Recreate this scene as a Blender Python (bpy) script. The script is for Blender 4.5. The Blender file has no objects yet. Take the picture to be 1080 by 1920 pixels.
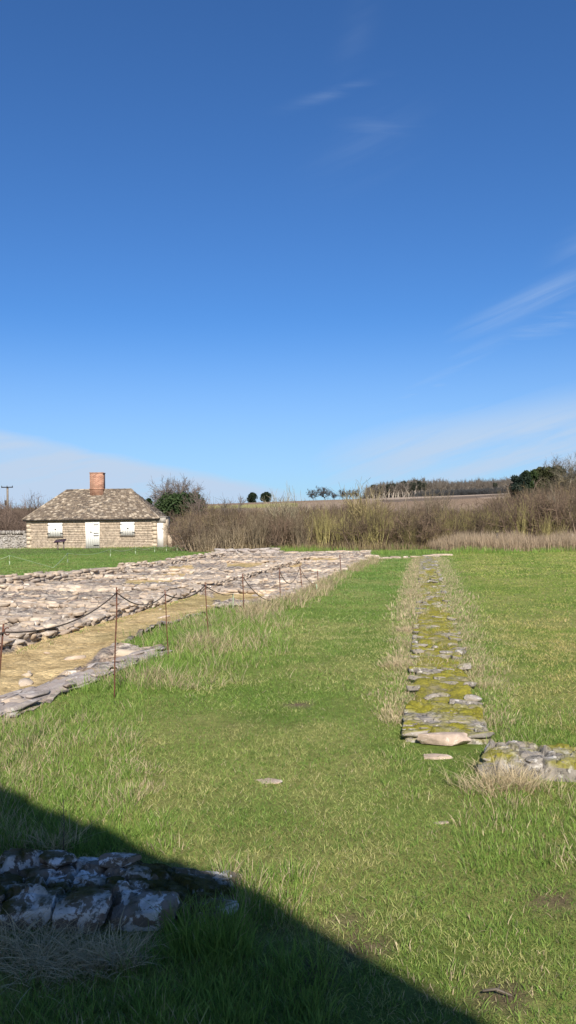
import bpy, math, time
import numpy as np
T0 = time.time()
sc = bpy.context.scene
COL = sc.collection
R = np.random.default_rng(7)
rad = math.radians

# ------------------------------------------------------------------ camera
F = 1507.0; EYE = 1.6
PITCH = math.atan(20 / F); ROLL = rad(0.75)
cam_d = bpy.data.cameras.new("camera")
cam_d.sensor_fit = 'VERTICAL'; cam_d.sensor_height = 36; cam_d.lens = 36 * F / 1920
cam_d.clip_start = 0.05; cam_d.clip_end = 5000
cam = bpy.data.objects.new("camera", cam_d); COL.objects.link(cam)
cam.location = (0, 0, EYE)
from mathutils import Matrix, Vector
RM = Matrix.Rotation(rad(90) + PITCH, 3, 'X') @ Matrix.Rotation(-ROLL, 3, 'Z')
cam.rotation_euler = RM.to_euler()
sc.camera = cam

def ray(px, py):
    return RM @ Vector(((px - 540) / F, (960 - py) / F, -1.0))
def at(px, py, z=0.0):
    d = ray(px, py); t = (z - EYE) / d.z
    return np.array([d.x * t, d.y * t, z])
def dep(px, py, Y):
    d = ray(px, py); t = Y / d.y
    return np.array([d.x * t, Y, EYE + d.z * t])

# ------------------------------------------------------------------ noise
_g = np.random.default_rng(99).random((256, 256))
def vn(x, y):
    x = np.asarray(x, float); y = np.asarray(y, float)
    xi = np.floor(x).astype(int); yi = np.floor(y).astype(int)
    fx = x - xi; fy = y - yi; fx = fx * fx * (3 - 2 * fx); fy = fy * fy * (3 - 2 * fy)
    a = _g[xi & 255, yi & 255]; b = _g[(xi + 1) & 255, yi & 255]
    c = _g[xi & 255, (yi + 1) & 255]; d = _g[(xi + 1) & 255, (yi + 1) & 255]
    return (a * (1 - fx) + b * fx) * (1 - fy) + (c * (1 - fx) + d * fx) * fy
def fbm(x, y, s=1.0, o=4):
    v = 0; a = .5; t = 0
    for k in range(o):
        v = v + a * vn(x * s + 17.3 * k, y * s + 9.1 * k); t += a; a *= .5; s *= 2.03
    return v / t
_gj = np.random.default_rng(5).random((256, 256, 3))
def cells(x, y):
    """jittered cells: value of the nearest cell and distance to the border"""
    xi = np.floor(x).astype(int); yi = np.floor(y).astype(int); d1 = np.full(np.shape(x), 9.); d2 = d1.copy(); v = np.zeros(np.shape(x))
    for i in (-1, 0, 1):
        for j in (-1, 0, 1):
            g = _gj[(xi + i) & 255, (yi + j) & 255]; d = np.hypot(xi + i + g[..., 0] - x, yi + j + g[..., 1] - y)
            n = d < d1; d2 = np.where(n, d1, np.minimum(d2, d)); v = np.where(n, g[..., 2], v); d1 = np.where(n, d, d1)
    return v, d2 - d1
def sst(a, b, x):
    t = np.clip((x - a) / (b - a), 0, 1); return t * t * (3 - 2 * t)
def inpoly(poly, x, y):
    poly = np.asarray(poly)[:, :2]; ins = np.zeros(np.shape(x), bool); n = len(poly)
    for i in range(n):
        x1, y1 = poly[i]; x2, y2 = poly[(i + 1) % n]
        if y1 == y2: continue
        c = ((y1 > y) != (y2 > y)) & (x < (x2 - x1) * (y - y1) / (y2 - y1) + x1)
        ins ^= c
    return ins
def segdist(a, b, x, y):
    ax, ay = a[0], a[1]; dx, dy = b[0] - ax, b[1] - ay
    t = np.clip(((x - ax) * dx + (y - ay) * dy) / (dx * dx + dy * dy), 0, 1)
    return np.hypot(x - ax - t * dx, y - ay - t * dy)
def polydist(poly, x, y):
    d = np.full(np.shape(x), 1e9); n = len(poly)
    for i in range(n): d = np.minimum(d, segdist(poly[i], poly[(i + 1) % n], x, y))
    return d
def linedist(pts, x, y):
    d = np.full(np.shape(x), 1e9)
    for i in range(len(pts) - 1): d = np.minimum(d, segdist(pts[i], pts[i + 1], x, y))
    return d

# ------------------------------------------------------------------ layout
def g2(*pp): return [at(a, b)[:2] for a, b in pp]
RB = g2((0, 1350), (180, 1272), (300, 1222), (196, 1222), (250, 1196), (305, 1172), (400, 1142), (520, 1130), (590, 1102), (640, 1072), (695, 1049))
e0, e1 = np.array(RB[0]), np.array(RB[1]); ext = e0 + (e0 - e1) / np.linalg.norm(e0 - e1) * 3.5
LB = g2((690, 1036), (530, 1036), (400, 1037), (400, 1043), (300, 1056), (225, 1065), (205, 1073), (110, 1084), (0, 1097))
l0, l1 = np.array(LB[-1]), np.array(LB[-2]); lext = l0 + (l0 - l1) / np.linalg.norm(l0 - l1) * 12
RUIN = [ext] + RB + LB + [lext, lext + np.array([-1., -6.])]
M0, M1 = at(840, 1394)[:2], at(803, 1046)[:2]           # mossy wall axis
MD = (M1 - M0) / np.linalg.norm(M1 - M0); MN = np.array([MD[1], -MD[0]])
BW0, BW1 = at(905, 1436)[:2], at(1085, 1450)[:2]
BW1 = BW0 + (BW1 - BW0) / np.linalg.norm(BW1 - BW0) * 2.6
HY = 56.0

def gh(x, y):
    x = np.asarray(x, float); y = np.asarray(y, float)
    z = (fbm(x, y, .45, 3) - .5) * .05 + (fbm(x + 40, y, 3.1, 2) - .5) * .015
    z = z * sst(300, 60, y)
    ins = inpoly(RUIN, x, y); d = polydist(RUIN, x, y)
    z = z - np.where(ins, sst(0, .7, d) * .03, 0)
    t = sst(70, 360, y)
    hill = t * (10.6 + .024 * np.clip(x, -60, 220)) + t * (fbm(x, y, .012, 3) - .5) * .8
    far = sst(365, 900, y)
    z = z + hill * (1 - far * .9)
    # rising ground under the wood on the right
    z = z + sst(45, 130, x) * sst(110, 200, y) * sst(320, 230, y) * 3.0
    return z

# ------------------------------------------------------------------ mesh helpers
def mesh_np(name, V, quads=None, tris=None, mats=(), attrs=None, smooth=False, qm=None, tm=None):
    me = bpy.data.meshes.new(name); V = np.asarray(V, np.float32)
    L = []; st = []; n = 0; mi = []
    if quads is not None and len(quads):
        q = np.asarray(quads, np.int32); L.append(q.ravel()); st.append(np.arange(len(q)) * 4); n = q.size
        mi.append(np.zeros(len(q), np.int32) if qm is None else np.asarray(qm, np.int32))
    if tris is not None and len(tris):
        t = np.asarray(tris, np.int32); L.append(t.ravel()); st.append(n + np.arange(len(t)) * 3)
        mi.append(np.zeros(len(t), np.int32) if tm is None else np.asarray(tm, np.int32))
    L = np.concatenate(L); st = np.concatenate(st); mi = np.concatenate(mi)
    me.vertices.add(len(V)); me.vertices.foreach_set('co', V.ravel())
    me.loops.add(len(L)); me.loops.foreach_set('vertex_index', L.astype(np.int32))
    me.polygons.add(len(st)); me.polygons.foreach_set('loop_start', st.astype(np.int32))
    for m in mats: me.materials.append(m)
    if mi.any(): me.polygons.foreach_set('material_index', mi)
    if smooth: me.polygons.foreach_set('use_smooth', np.ones(len(st), bool))
    for k, v in (attrs or {}).items():
        v = np.asarray(v, np.float32)
        if v.ndim == 1:
            a = me.attributes.new(k, 'FLOAT', 'POINT'); a.data.foreach_set('value', v)
        else:
            if v.shape[1] == 3: v = np.hstack([v, np.ones((len(v), 1), np.float32)])
            a = me.attributes.new(k, 'FLOAT_COLOR', 'POINT'); a.data.foreach_set('color', v.ravel())
    me.update(calc_edges=True)
    if smooth == 'sharp': me.set_sharp_from_angle(angle=rad(32))
    return me
def tag(o, label=None, cat=None, group=None, kind=None):
    if label: o['label'] = label
    if cat: o['category'] = cat
    if group: o['group'] = group
    if kind: o['kind'] = kind
    return o
def link(name, me, parent=None, origin=True):
    """links a mesh; its origin is moved to its base"""
    o = bpy.data.objects.new(name, me)
    if origin and len(me.vertices):
        co = np.empty(len(me.vertices) * 3, np.float32); me.vertices.foreach_get('co', co); co = co.reshape(-1, 3)
        c = np.array([(co[:, 0].min() + co[:, 0].max()) / 2, (co[:, 1].min() + co[:, 1].max()) / 2, co[:, 2].min()], np.float32)
        me.vertices.foreach_set('co', (co - c).ravel()); me.update()
        if parent: c = c - np.array(parent.location, np.float32)
        o.location = c.tolist()
    o.parent = parent
    COL.objects.link(o); return o
def empty(name, loc):
    o = bpy.data.objects.new(name, None); o.empty_display_size = .2; o.location = tuple(float(v) for v in loc); COL.objects.link(o); return o

class MB:
    """collects boxes, prisms and tubes into one mesh"""
    def __init__(s): s.V = []; s.Q = []; s.T = []; s.A = []; s.n = 0; s.QM = []; s.TM = []
    def add(s, V, Q=None, T=None, a=0.0, m=0):
        V = np.asarray(V, float); s.V.append(V); s.A.append(np.full(len(V), a) if np.isscalar(a) else np.asarray(a))
        if Q is not None and len(Q): s.Q.append(np.asarray(Q) + s.n); s.QM.append(np.full(len(Q), m))
        if T is not None and len(T): s.T.append(np.asarray(T) + s.n); s.TM.append(np.full(len(T), m))
        s.n += len(V); return s
    def box(s, x0, x1, y0, y1, z0, z1, a=0.0, m=0, rz=0.0, c=None):
        V = np.array([[x, y, z] for z in (z0, z1) for y in (y0, y1) for x in (x0, x1)], float)
        if rz:
            cc = np.array(c if c is not None else [(x0 + x1) / 2, (y0 + y1) / 2]); d = V[:, :2] - cc
            V[:, 0] = cc[0] + d[:, 0] * math.cos(rz) - d[:, 1] * math.sin(rz); V[:, 1] = cc[1] + d[:, 0] * math.sin(rz) + d[:, 1] * math.cos(rz)
        return s.add(V, [[0, 2, 3, 1], [4, 5, 7, 6], [0, 1, 5, 4], [2, 6, 7, 3], [0, 4, 6, 2], [1, 3, 7, 5]], a=a, m=m)
    def tube(s, P, r, k=6, a=0.0, cap=True, m=0):
        P = np.asarray(P, float); r = np.broadcast_to(np.asarray(r, float), (len(P),)); n = len(P)
        d = np.gradient(P, axis=0); d /= np.linalg.norm(d, axis=1)[:, None] + 1e-9
        up = np.array([0, 0, 1.]) if abs(d[0, 2]) < .9 else np.array([1., 0, 0])
        u = np.cross(d, up); u /= np.linalg.norm(u, axis=1)[:, None] + 1e-9; w = np.cross(d, u)
        th = np.arange(k) * 2 * math.pi / k
        V = (P[:, None] + r[:, None, None] * (np.cos(th)[None, :, None] * u[:, None] + np.sin(th)[None, :, None] * w[:, None])).reshape(-1, 3)
        Q = [[i * k + j, i * k + (j + 1) % k, (i + 1) * k + (j + 1) % k, (i + 1) * k + j] for i in range(n - 1) for j in range(k)]
        T = []
        if cap:
            V = np.vstack([V, P[0], P[-1]]); b = n * k
            T = [[b, (j + 1) % k, j] for j in range(k)] + [[b + 1, (n - 1) * k + j, (n - 1) * k + (j + 1) % k] for j in range(k)]
        return s.add(V, Q, T, a=a, m=m)
    def build(s, name, mats, parent=None, smooth=False, origin=True):
        if not isinstance(mats, (list, tuple)): mats = [mats]
        V = np.vstack(s.V); Q = np.vstack(s.Q) if s.Q else None; T = np.vstack(s.T) if s.T else None
        me = mesh_np(name, V, Q, T, mats, {'rnd': np.concatenate(s.A)}, smooth,
                     np.concatenate(s.QM) if s.Q else None, np.concatenate(s.TM) if s.T else None)
        return link(name, me, parent, origin)

# ------------------------------------------------------------------ materials
class N:
    def __init__(s, name):
        s.m = bpy.data.materials.new(name); s.m.use_nodes = True; s.t = s.m.node_tree; s.t.nodes.clear()
        s.out = s.t.nodes.new('ShaderNodeOutputMaterial')
    def n(s, ty, ins=None, **kw):
        nd = s.t.nodes.new(ty)
        for k, v in kw.items(): setattr(nd, k, v)
        for k, v in (ins or {}).items():
            if isinstance(v, bpy.types.NodeSocket): s.t.links.new(v, nd.inputs[k])
            else: nd.inputs[k].default_value = v
        return nd
    def attr(s, nm): return s.n('ShaderNodeAttribute', attribute_name=nm)
    def co(s): return s.n('ShaderNodeTexCoord').outputs['Object']
    def noise(s, scale, detail=5, rough=.6, vec=None, dist=0.0):
        return s.n('ShaderNodeTexNoise', {'Vector': vec if vec is not None else s.co(), 'Scale': scale, 'Detail': detail, 'Roughness': rough, 'Distortion': dist}).outputs['Fac']
    def ramp(s, fac, stops):
        r = s.n('ShaderNodeValToRGB', {'Fac': fac}); e = r.color_ramp.elements
        while len(e) < len(stops): e.new(.5)
        for i, (p, c) in enumerate(stops):
            e[i].position = p; e[i].color = (*c, 1) if hasattr(c, '__len__') else (c, c, c, 1)
        return r.outputs['Color']
    def mix(s, f, a, b, bt='MIX'):
        m = s.n('ShaderNodeMix', data_type='RGBA', blend_type=bt)
        for i, v in ((0, f), (6, a), (7, b)):
            if isinstance(v, bpy.types.NodeSocket): s.t.links.new(v, m.inputs[i])
            else: m.inputs[i].default_value = v if i == 0 else (*v, 1)
        return m.outputs[2]
    def math(s, op, a, b=0.0, clamp=False):
        return s.n('ShaderNodeMath', {0: a, 1: b}, operation=op, use_clamp=clamp).outputs[0]
    def bump(s, h, st=.5, d=.02):
        return s.n('ShaderNodeBump', {'Height': h, 'Strength': st, 'Distance': d}).outputs['Normal']
    def bsdf(s, col, rough=.9, normal=None, spec=.3, metal=0.0, transl=0.0):
        ins = {'Base Color': col if isinstance(col, bpy.types.NodeSocket) else (*col, 1), 'Roughness': rough, 'Specular IOR Level': spec, 'Metallic': metal}
        if normal is not None: ins['Normal'] = normal
        b = s.n('ShaderNodeBsdfPrincipled', ins); o = b.outputs[0]
        if transl:
            tr = s.n('ShaderNodeBsdfTranslucent', {'Color': col if isinstance(col, bpy.types.NodeSocket) else (*col, 1)})
            mx = s.n('ShaderNodeMixShader', {0: transl, 1: o, 2: tr.outputs[0]}); o = mx.outputs[0]
        s.t.links.new(o, s.out.inputs['Surface']); return s.m

def m_attr(name, transl=0.0, rough=.8, spec=.2):
    k = N(name); return k.bsdf(k.attr('col').outputs['Color'], rough, None, spec, 0, transl)
def m_plain(name, c, rough=.7, spec=.3, metal=0.0, var=.15, scale=20, bump=.1):
    k = N(name); n = k.noise(scale, 6)
    c2 = tuple(min(1, v * (1 + var)) for v in c); c1 = tuple(v * (1 - var) for v in c)
    return k.bsdf(k.ramp(n, [(.3, c1), (.7, c2)]), rough, k.bump(n, bump, .01), spec, metal)
def m_stone(name, cols, lichen=0.4, lcol=(.62, .6, .56), dark=.3, moss=0.0, mcol=(.16, .15, .02), mcol2=(.07, .07, .015), sc_=1.0, bump=.6, mosscale=2.2):
    k = N(name); co = k.co(); r = k.attr('rnd').outputs['Fac']
    st = [(i / (len(cols) - 1), c) for i, c in enumerate(cols)]
    base = k.ramp(r, st)
    n1 = k.noise(5 * sc_, 8, .65, co)
    base = k.mix(1.0, base, k.ramp(n1, [(.25, .6), (.75, 1.35)]), 'MULTIPLY')
    n2 = k.noise(9 * sc_, 6, .7, co, .5)
    lf = k.ramp(n2, [(.62 - .16 * lichen, 0.0), (.66 - .16 * lichen, 1.0)])
    base = k.mix(k.math('MULTIPLY', lf, .85), base, lcol)
    n3 = k.noise(16 * sc_, 5, .7, k.n('ShaderNodeVectorMath', {0: co, 1: (3.1, 7.7, 2.2)}, operation='ADD').outputs[0])
    df = k.ramp(n3, [(.66 - .16 * dark, 0.0), (.72 - .16 * dark, 1.0)])
    base = k.mix(k.math('MULTIPLY', df, .7), base, (.045, .042, .038))
    fine = k.noise(60 * sc_, 4, .7, co)
    rough_h = k.math('ADD', k.math('MULTIPLY', n1, 1.0), k.math('MULTIPLY', fine, .25))
    if moss > 0:
        g = k.n('ShaderNodeNewGeometry').outputs['Normal']; z = k.n('ShaderNodeSeparateXYZ', {0: g}).outputs['Z']
        n4 = k.noise(mosscale, 5, .6, k.n('ShaderNodeVectorMath', {0: co, 1: (13.1, 1.7, 5.2)}, operation='ADD').outputs[0])
        mf = k.math('MULTIPLY', k.ramp(n4, [(.56 - .3 * moss, 0.0), (.72 - .3 * moss, 1.0)]), k.ramp(z, [(.25, 0.0), (.6, 1.0)]))
        mc = k.mix(k.ramp(k.noise(45, 4, .8, co), [(.35, 0.0), (.65, 1.0)]), mcol, mcol2)
        base = k.mix(mf, base, mc)
        rough_h = k.math('ADD', rough_h, k.math('MULTIPLY', mf, k.math('MULTIPLY', k.noise(90, 3, .8, co), .8)))
    return k.bsdf(base, .92, k.bump(rough_h, bump, .03), .2)

GOLD = (.50, .34, .15)
M_ruin = m_stone('ruin_limestone', [(.25, .195, .15), (.40, .305, .22), (.47, .365, .265), (.33, .26, .20), (.52, .415, .30), (.28, .23, .19), (.41, .31, .22), (.58, .48, .37)], .25, (.60, .53, .45), .30, 0, sc_=.8)
M_core = m_stone('earth_core', [(.22, .17, .11), (.28, .21, .14)], .1, (.4, .34, .25), .4, 0, sc_=1.5)
M_strip = m_stone('weathered_grey_limestone', [(.30, .245, .205), (.37, .30, .25), (.32, .27, .235), (.42, .36, .31)], .35, (.50, .45, .40), .3, 0, sc_=1.0)
M_moss = m_stone('mossy_limestone', [(.17, .15, .12), (.28, .24, .20), (.21, .185, .155), (.34, .29, .24)], .38, (.50, .46, .41), .75, .45, (.30, .27, .03), (.15, .13, .02), sc_=1.6, mosscale=2.6)
M_mosscore = m_stone('moss_bed', [(.17, .14, .085), (.24, .20, .12), (.15, .14, .07)], .1, (.4, .36, .3), .3, .72, (.31, .27, .03), (.15, .135, .03), sc_=1.5, mosscale=2.8)
M_fore = m_stone('lichened_wall_stone', [(.23, .18, .14), (.30, .24, .19), (.19, .155, .125), (.27, .21, .17)], .74, (.82, .80, .78), .6, .58, (.12, .10, .018), (.05, .05, .012), sc_=1.25, bump=1.0, mosscale=3.2)
M_forecore = m_stone('wall_core_soil_moss', [(.07, .06, .045), (.10, .08, .06)], .25, (.5, .5, .52), .5, .8, (.11, .11, .015), (.045, .05, .01), sc_=1.3, mosscale=2.0)
M_slab = m_stone('pale_pink_slab_stone', [(.40, .30, .23), (.46, .35, .27)], .2, (.66, .56, .46), .1, 0, sc_=2, bump=.3)
M_house = m_stone('house_rubble_stone', [(.42, .325, .235), (.46, .36, .26), (.40, .315, .225), (.45, .355, .26), (.52, .415, .295), (.43, .34, .255)], -.3, (.52, .43, .33), -.3, 0, sc_=.9, bump=.3)
M_mortar = m_plain('lime_mortar', (.44, .345, .25), .95, .1, 0, .15, 6, .2)
M_slate = m_stone('stone_slates', [(.09, .07, .055), (.19, .145, .105), (.12, .09, .07), (.27, .21, .15), (.14, .105, .08), (.44, .36, .27), (.11, .09, .075), (.21, .16, .115)], -1.0, (.40, .36, .28), -.6, 0, sc_=1.2, bump=.3)
M_dry = m_stone('dry_stone', [(.24, .21, .18), (.34, .30, .25), (.28, .25, .22), (.40, .36, .31)], .3, (.52, .49, .44), .4, 0, sc_=.6)
M_white = m_plain('white_paint', (.84, .80, .72), .55, .4, 0, .03, 3, .02)
M_black = m_plain('black_iron', (.03, .028, .026), .6, .4, .3, .3)
M_rust = m_plain('rusty_steel', (.14, .06, .038), .85, .2, .2, .45, 40, .3)
M_rope = m_plain('dark_rope', (.10, .075, .06), .95, .1, 0, .3, 120, .3)
M_twine = m_plain('pale_twine', (.32, .38, .24), .8, .2, 0, .1)
M_wood = m_plain('grey_timber', (.20, .165, .13), .9, .1, 0, .25, 8, .2)
M_bark = m_plain('bark', (.14, .115, .09), .95, .1, 0, .35, 6, .4)
M_barkp = m_plain('pale_bark', (.30, .26, .20), .95, .1, 0, .3, 3, .3)
M_panel = m_plain('dark_panel', (.05, .025, .035), .35, .5, 0, .2)
M_lead = m_plain('dark_gutter', (.035, .03, .028), .7, .3, 0, .3)
M_twig = m_attr('twigs', 0.0, .9, .1)
M_leaf = m_attr('leaves', .25, .7, .2)
M_grass = m_attr('grass_blades', .38, .6, .25)

def m_brick():
    k = N('red_brick'); co = k.co()
    v = k.n('ShaderNodeMapping', {'Vector': co, 'Rotation': (rad(90), 0, 0)}).outputs[0]
    b = k.n('ShaderNodeTexBrick', {'Vector': v, 'Color1': (.27, .105, .06, 1), 'Color2': (.40, .19, .115, 1), 'Mortar': (.42, .33, .25, 1), 'Scale': 1.0,
                                  'Mortar Size': .008, 'Brick Width': .225, 'Row Height': .075, 'Bias': -.1})
    n = k.noise(3, 5); c = k.mix(1.0, b.outputs['Color'], k.ramp(n, [(.3, .7), (.7, 1.3)]), 'MULTIPLY')
    return k.bsdf(c, .9, k.bump(b.outputs['Fac'], -.3, .01), .2)
M_brick = m_brick()
def m_ground():
    k = N('ground'); c = k.attr('col').outputs['Color']; co = k.co()
    n = k.noise(14, 8, .7, co); n2 = k.noise(1.3, 5, .6, co)
    c = k.mix(1.0, c, k.ramp(n, [(.25, .6), (.75, 1.4)]), 'MULTIPLY')
    c = k.mix(1.0, c, k.ramp(n2, [(.3, .85), (.7, 1.15)]), 'MULTIPLY')
    f = k.noise(140, 4, .8, co); c = k.mix(1.0, c, k.ramp(f, [(.3, .45), (.7, 1.5)]), 'MULTIPLY')
    return k.bsdf(c, .95, k.bump(k.math('ADD', n, f), .8, .02), .1)
M_ground = m_ground()
def m_floor():
    k = N('ruin_floor'); c = k.attr('col').outputs['Color']; co = k.co()
    v = k.n('ShaderNodeTexVoronoi', {'Vector': co, 'Scale': 22.0, 'Randomness': 1.0})
    n = k.noise(2.2, 7, .65, co); f = k.noise(70, 5, .75, co)
    c = k.mix(1.0, c, k.ramp(k.n('ShaderNodeSeparateColor', {0: v.outputs['Color']}).outputs[0], [(0, .72), (1, 1.25)]), 'MULTIPLY')
    c = k.mix(1.0, c, k.ramp(n, [(.3, .72), (.7, 1.25)]), 'MULTIPLY')
    c = k.mix(1.0, c, k.ramp(f, [(.3, .65), (.7, 1.3)]), 'MULTIPLY')
    return k.bsdf(c, .95, k.bump(k.math('ADD', f, k.math('MULTIPLY', v.outputs['Distance'], -1.2)), .8, .02), .1)
M_floor = m_floor()

# ------------------------------------------------------------------ stones
def cube_sphere(n):
    """subdivided cube, shared vertices"""
    key = {}; V = []; Q = []
    def vid(p):
        kk = tuple(np.round(p, 5))
        if kk not in key: key[kk] = len(V); V.append(p)
        return key[kk]
    for ax in range(3):
        for s in (-1, 1):
            for i in range(n):
                for j in range(n):
                    f = []
                    for a, b in ((0, 0), (1, 0), (1, 1), (0, 1)):
                        p = [0, 0, 0]; p[ax] = s; p[(ax + 1) % 3] = -1 + 2 * (i + a) / n; p[(ax + 2) % 3] = -1 + 2 * (j + b) / n
                        f.append(vid(tuple(p)))
                    Q.append(f if s > 0 else f[::-1])
    return np.array(V, float), np.array(Q)
def stone_tpl(n, seed, rnd=.14, amp=.07):
    r = np.random.default_rng(seed); V, Q = cube_sphere(n)
    L = np.linalg.norm(V, axis=1)[:, None]; S = V / L
    V = V * (1 - rnd) + S * 1.25 * rnd
    # random facets cut
    for k in range(11):
        d = r.normal(size=3) * (1, 1, .55); d /= np.linalg.norm(d); lim = r.uniform(.72, 1.08)
        e = np.clip(V @ d - lim, 0, None); V = V - e[:, None] * d * .95
    D = np.zeros(len(V))
    for k in range(7):
        w = r.normal(size=3) * (1.5 + k * .9); D += np.sin(V @ w + r.uniform(0, 6.3)) / (1.5 + k)
    V = V * (1 + amp * .5 * D[:, None]); V += r.normal(size=V.shape) * amp * .22 * min(1, 5 / n)
    return V * .5, Q
TPL = {n: [stone_tpl(n, 100 * n + i) for i in range(10)] for n in (2, 3, 5, 10, 14)}
class Stones:
    def __init__(s, n=3): s.n = n; s.L = []
    def add(s, c, dims, rz=0.0, tilt=(0, 0), a=None):
        s.L.append((np.array(c, float), np.array(dims, float), rz, tilt, R.random() if a is None else a))
    def into(s, mb, m=0):
        for c, d, rz, (tx, ty), a in s.L:
            V, Q = TPL[s.n][R.integers(10)]
            V = V * (d * (1, R.choice([-1, 1]) * 1.0 if False else 1, 1))
            cx, sx, cy, sy, cz, sz = math.cos(tx), math.sin(tx), math.cos(ty), math.sin(ty), math.cos(rz), math.sin(rz)
            RX = np.array([[1, 0, 0], [0, cx, -sx], [0, sx, cx]]); RY = np.array([[cy, 0, sy], [0, 1, 0], [-sy, 0, cy]]); RZ = np.array([[cz, -sz, 0], [sz, cz, 0], [0, 0, 1]])
            mb.add(V @ (RZ @ RY @ RX).T + c, Q, a=a, m=m)
        return mb

def cell_core(mb, p0, p1, w, h, rs, cs, gz, sink, m, amp=.07, taper=.3, drop_end=0.0, a_lo=0.0, a_hi=1.0):
    """crumbled stone core: flat slabs of uneven height with cracks between them, following the ground"""
    L = np.linalg.norm(p1 - p0); d = (p1 - p0) / L; nn = np.array([-d[1], d[0]]); off = R.uniform(0, 200)
    k = max(4, int(L / rs)); rows = max(5, int(w / rs))
    T = np.linspace(.0, L, k); O = np.linspace(-w / 2, w / 2, rows); TT, OO = np.meshgrid(T, O, indexing='ij')
    jt = (fbm(TT, OO + off, 3.0, 3) - .5) * .12; je = np.where(np.abs(OO) > w / 2 - .01, 1, 0)
    v1, c1 = cells(TT / cs[0] + off + jt * 2, OO / cs[1] + off * 1.7); v2, c2 = cells(TT / cs[0] * 2.3 + off, OO / cs[1] * 2.0 + off)
    up = h * (1 - .35 * sst(.45, .75, fbm(TT, OO + off, .8, 3))) + (v1 - .5) * amp + (v2 - .5) * amp * .45 - sst(.16, .02, c1) * amp * .55 - sst(.14, .02, c2) * amp * .25
    e = sst(0, .07, w / 2 - np.abs(OO) + .035) * sst(0, .08, TT + .02) * sst(0, .08, L - TT + .02); up = up * (1 - drop_end * sst(L - .6, L, TT))
    X = p0[0] + d[0] * TT + nn[0] * (OO + jt * .6 * (np.abs(OO) / w * 2)); Y = p0[1] + d[1] * TT + nn[1] * (OO + jt * .6 * (np.abs(OO) / w * 2))
    zb = gz(X, Y); Zt = zb - sink + up * (.45 + .55 * e)
    top = np.stack([X, Y, Zt], -1).reshape(-1, 3); idx = np.arange(k * rows).reshape(k, rows)
    Q = np.stack([idx[:-1, :-1], idx[1:, :-1], idx[1:, 1:], idx[:-1, 1:]], -1).reshape(-1, 4)
    rim = np.concatenate([idx[:, 0], idx[-1, 1:], idx[::-1, -1][1:], idx[0, ::-1][1:]])
    low = top[rim].copy(); low[:, 2] = zb.reshape(-1)[rim] - .15
    b = len(top); m_ = len(rim)
    Q2 = np.array([[rim[i], b + i, b + (i + 1) % m_, rim[(i + 1) % m_]] for i in range(m_)])
    A = a_lo + (a_hi - a_lo) * (v1 * .6 + v2 * .4).reshape(-1)
    mb.add(np.vstack([top, low]), np.vstack([Q, Q2]), a=np.concatenate([A, A[rim]]), m=m)
def rubble_wall(name, label, p0, p1, w, h, mats, ln=(.18, .42), row=.2, ch=.08, n=3, drop=.2, group=None, cat='ruined wall', sink=.04, smooth=False, gz=gh, cs=(.34, .16), amp=.06, topfill=.14):
    p0 = np.array(p0[:2], float); p1 = np.array(p1[:2], float); L = np.linalg.norm(p1 - p0); d = (p1 - p0) / L; nn = np.array([-d[1], d[0]])
    ang = math.atan2(d[1], d[0]); nr = max(1, round(w / row)); rw = w / nr; nc = max(1, round(h / ch)); chh = h / nc
    st = Stones(n); off = R.uniform(0, 50)
    for c in range(nc):
        for r in range(nr):
            if c < nc - 1 and 0 < r < nr - 1: continue
            t = -R.uniform(0, .2)
            while t < L:
                l = R.uniform(*ln); tc = t + l / 2; t += l * .97
                prof = vn(tc * .9 + off, r * 3.3) * 1.0
                if c == nc - 1 and (R.random() < (drop * .5 if r in (0, nr - 1) else 1 - topfill) or prof < .25): continue
                o = (-w / 2 + (r + .5) * rw) + R.normal() * .02
                q = p0 + d * np.clip(tc, 0, L) + nn * o
                z = float(gz(q[0], q[1])) - sink + (c + .5) * chh + R.normal() * .012
                st.add([q[0], q[1], z], [l * R.uniform(.9, 1.1), rw * R.uniform(.9, 1.25), chh * R.uniform(.95, 1.35)], ang + R.normal() * .09, (R.normal() * .05, R.normal() * .05))
    mb = MB(); st.into(mb, 0)
    rs = .045 if np.linalg.norm((p0 + p1) / 2) < 14 else (.07 if np.linalg.norm((p0 + p1) / 2) < 25 else .11)
    cell_core(mb, p0, p1, w - (.10 if nc > 1 else .03), h * (.92 if nc > 1 else .8), rs, cs, gz, sink, 1, amp=amp)
    o = mb.build(name, mats, smooth=smooth)
    return tag(o, label, cat, group)

# ------------------------------------------------------------------ ground sheet
def warp(n, lo, hi, s):
    u = np.linspace(-1, 1, n); a = np.sinh(u * s) / math.sinh(s)
    return np.where(a < 0, -a * lo, a * hi)
gx = warp(340, -1500, 1500, 7.2); gx = np.sort(gx)
gy = np.unique(np.concatenate([np.linspace(-400, -4, 20), -4 + (np.expm1(np.linspace(0, 1, 420) * 6.2) / math.expm1(6.2)) * 2200]))
GX, GY = np.meshgrid(gx, gy, indexing='ij')
GZ = gh(GX, GY)
insR = inpoly(RUIN, GX, GY); dR = polydist(RUIN, GX, GY)
GZ = GZ - np.where(insR & (dR > .25), .06, 0)
C = np.empty(GX.shape + (3,)); 
def lerp(a, b, t): return np.asarray(a) * (1 - t[..., None]) + np.asarray(b) * t[..., None]
nz = fbm(GX, GY, .8, 4)
C[:] = lerp((.15, .205, .038), (.25, .25, .075), sst(.35, .65, nz))
SOIL = [(at(690, 1783)[:2], .10), (at(652, 1722)[:2], .075), (at(935, 1872)[:2], .11), (at(770, 1850)[:2], .09), (at(600, 1835)[:2], .14), (at(850, 1790)[:2], .06), (at(560, 1325)[:2], .12), (at(1040, 1690)[:2], .08)]
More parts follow.
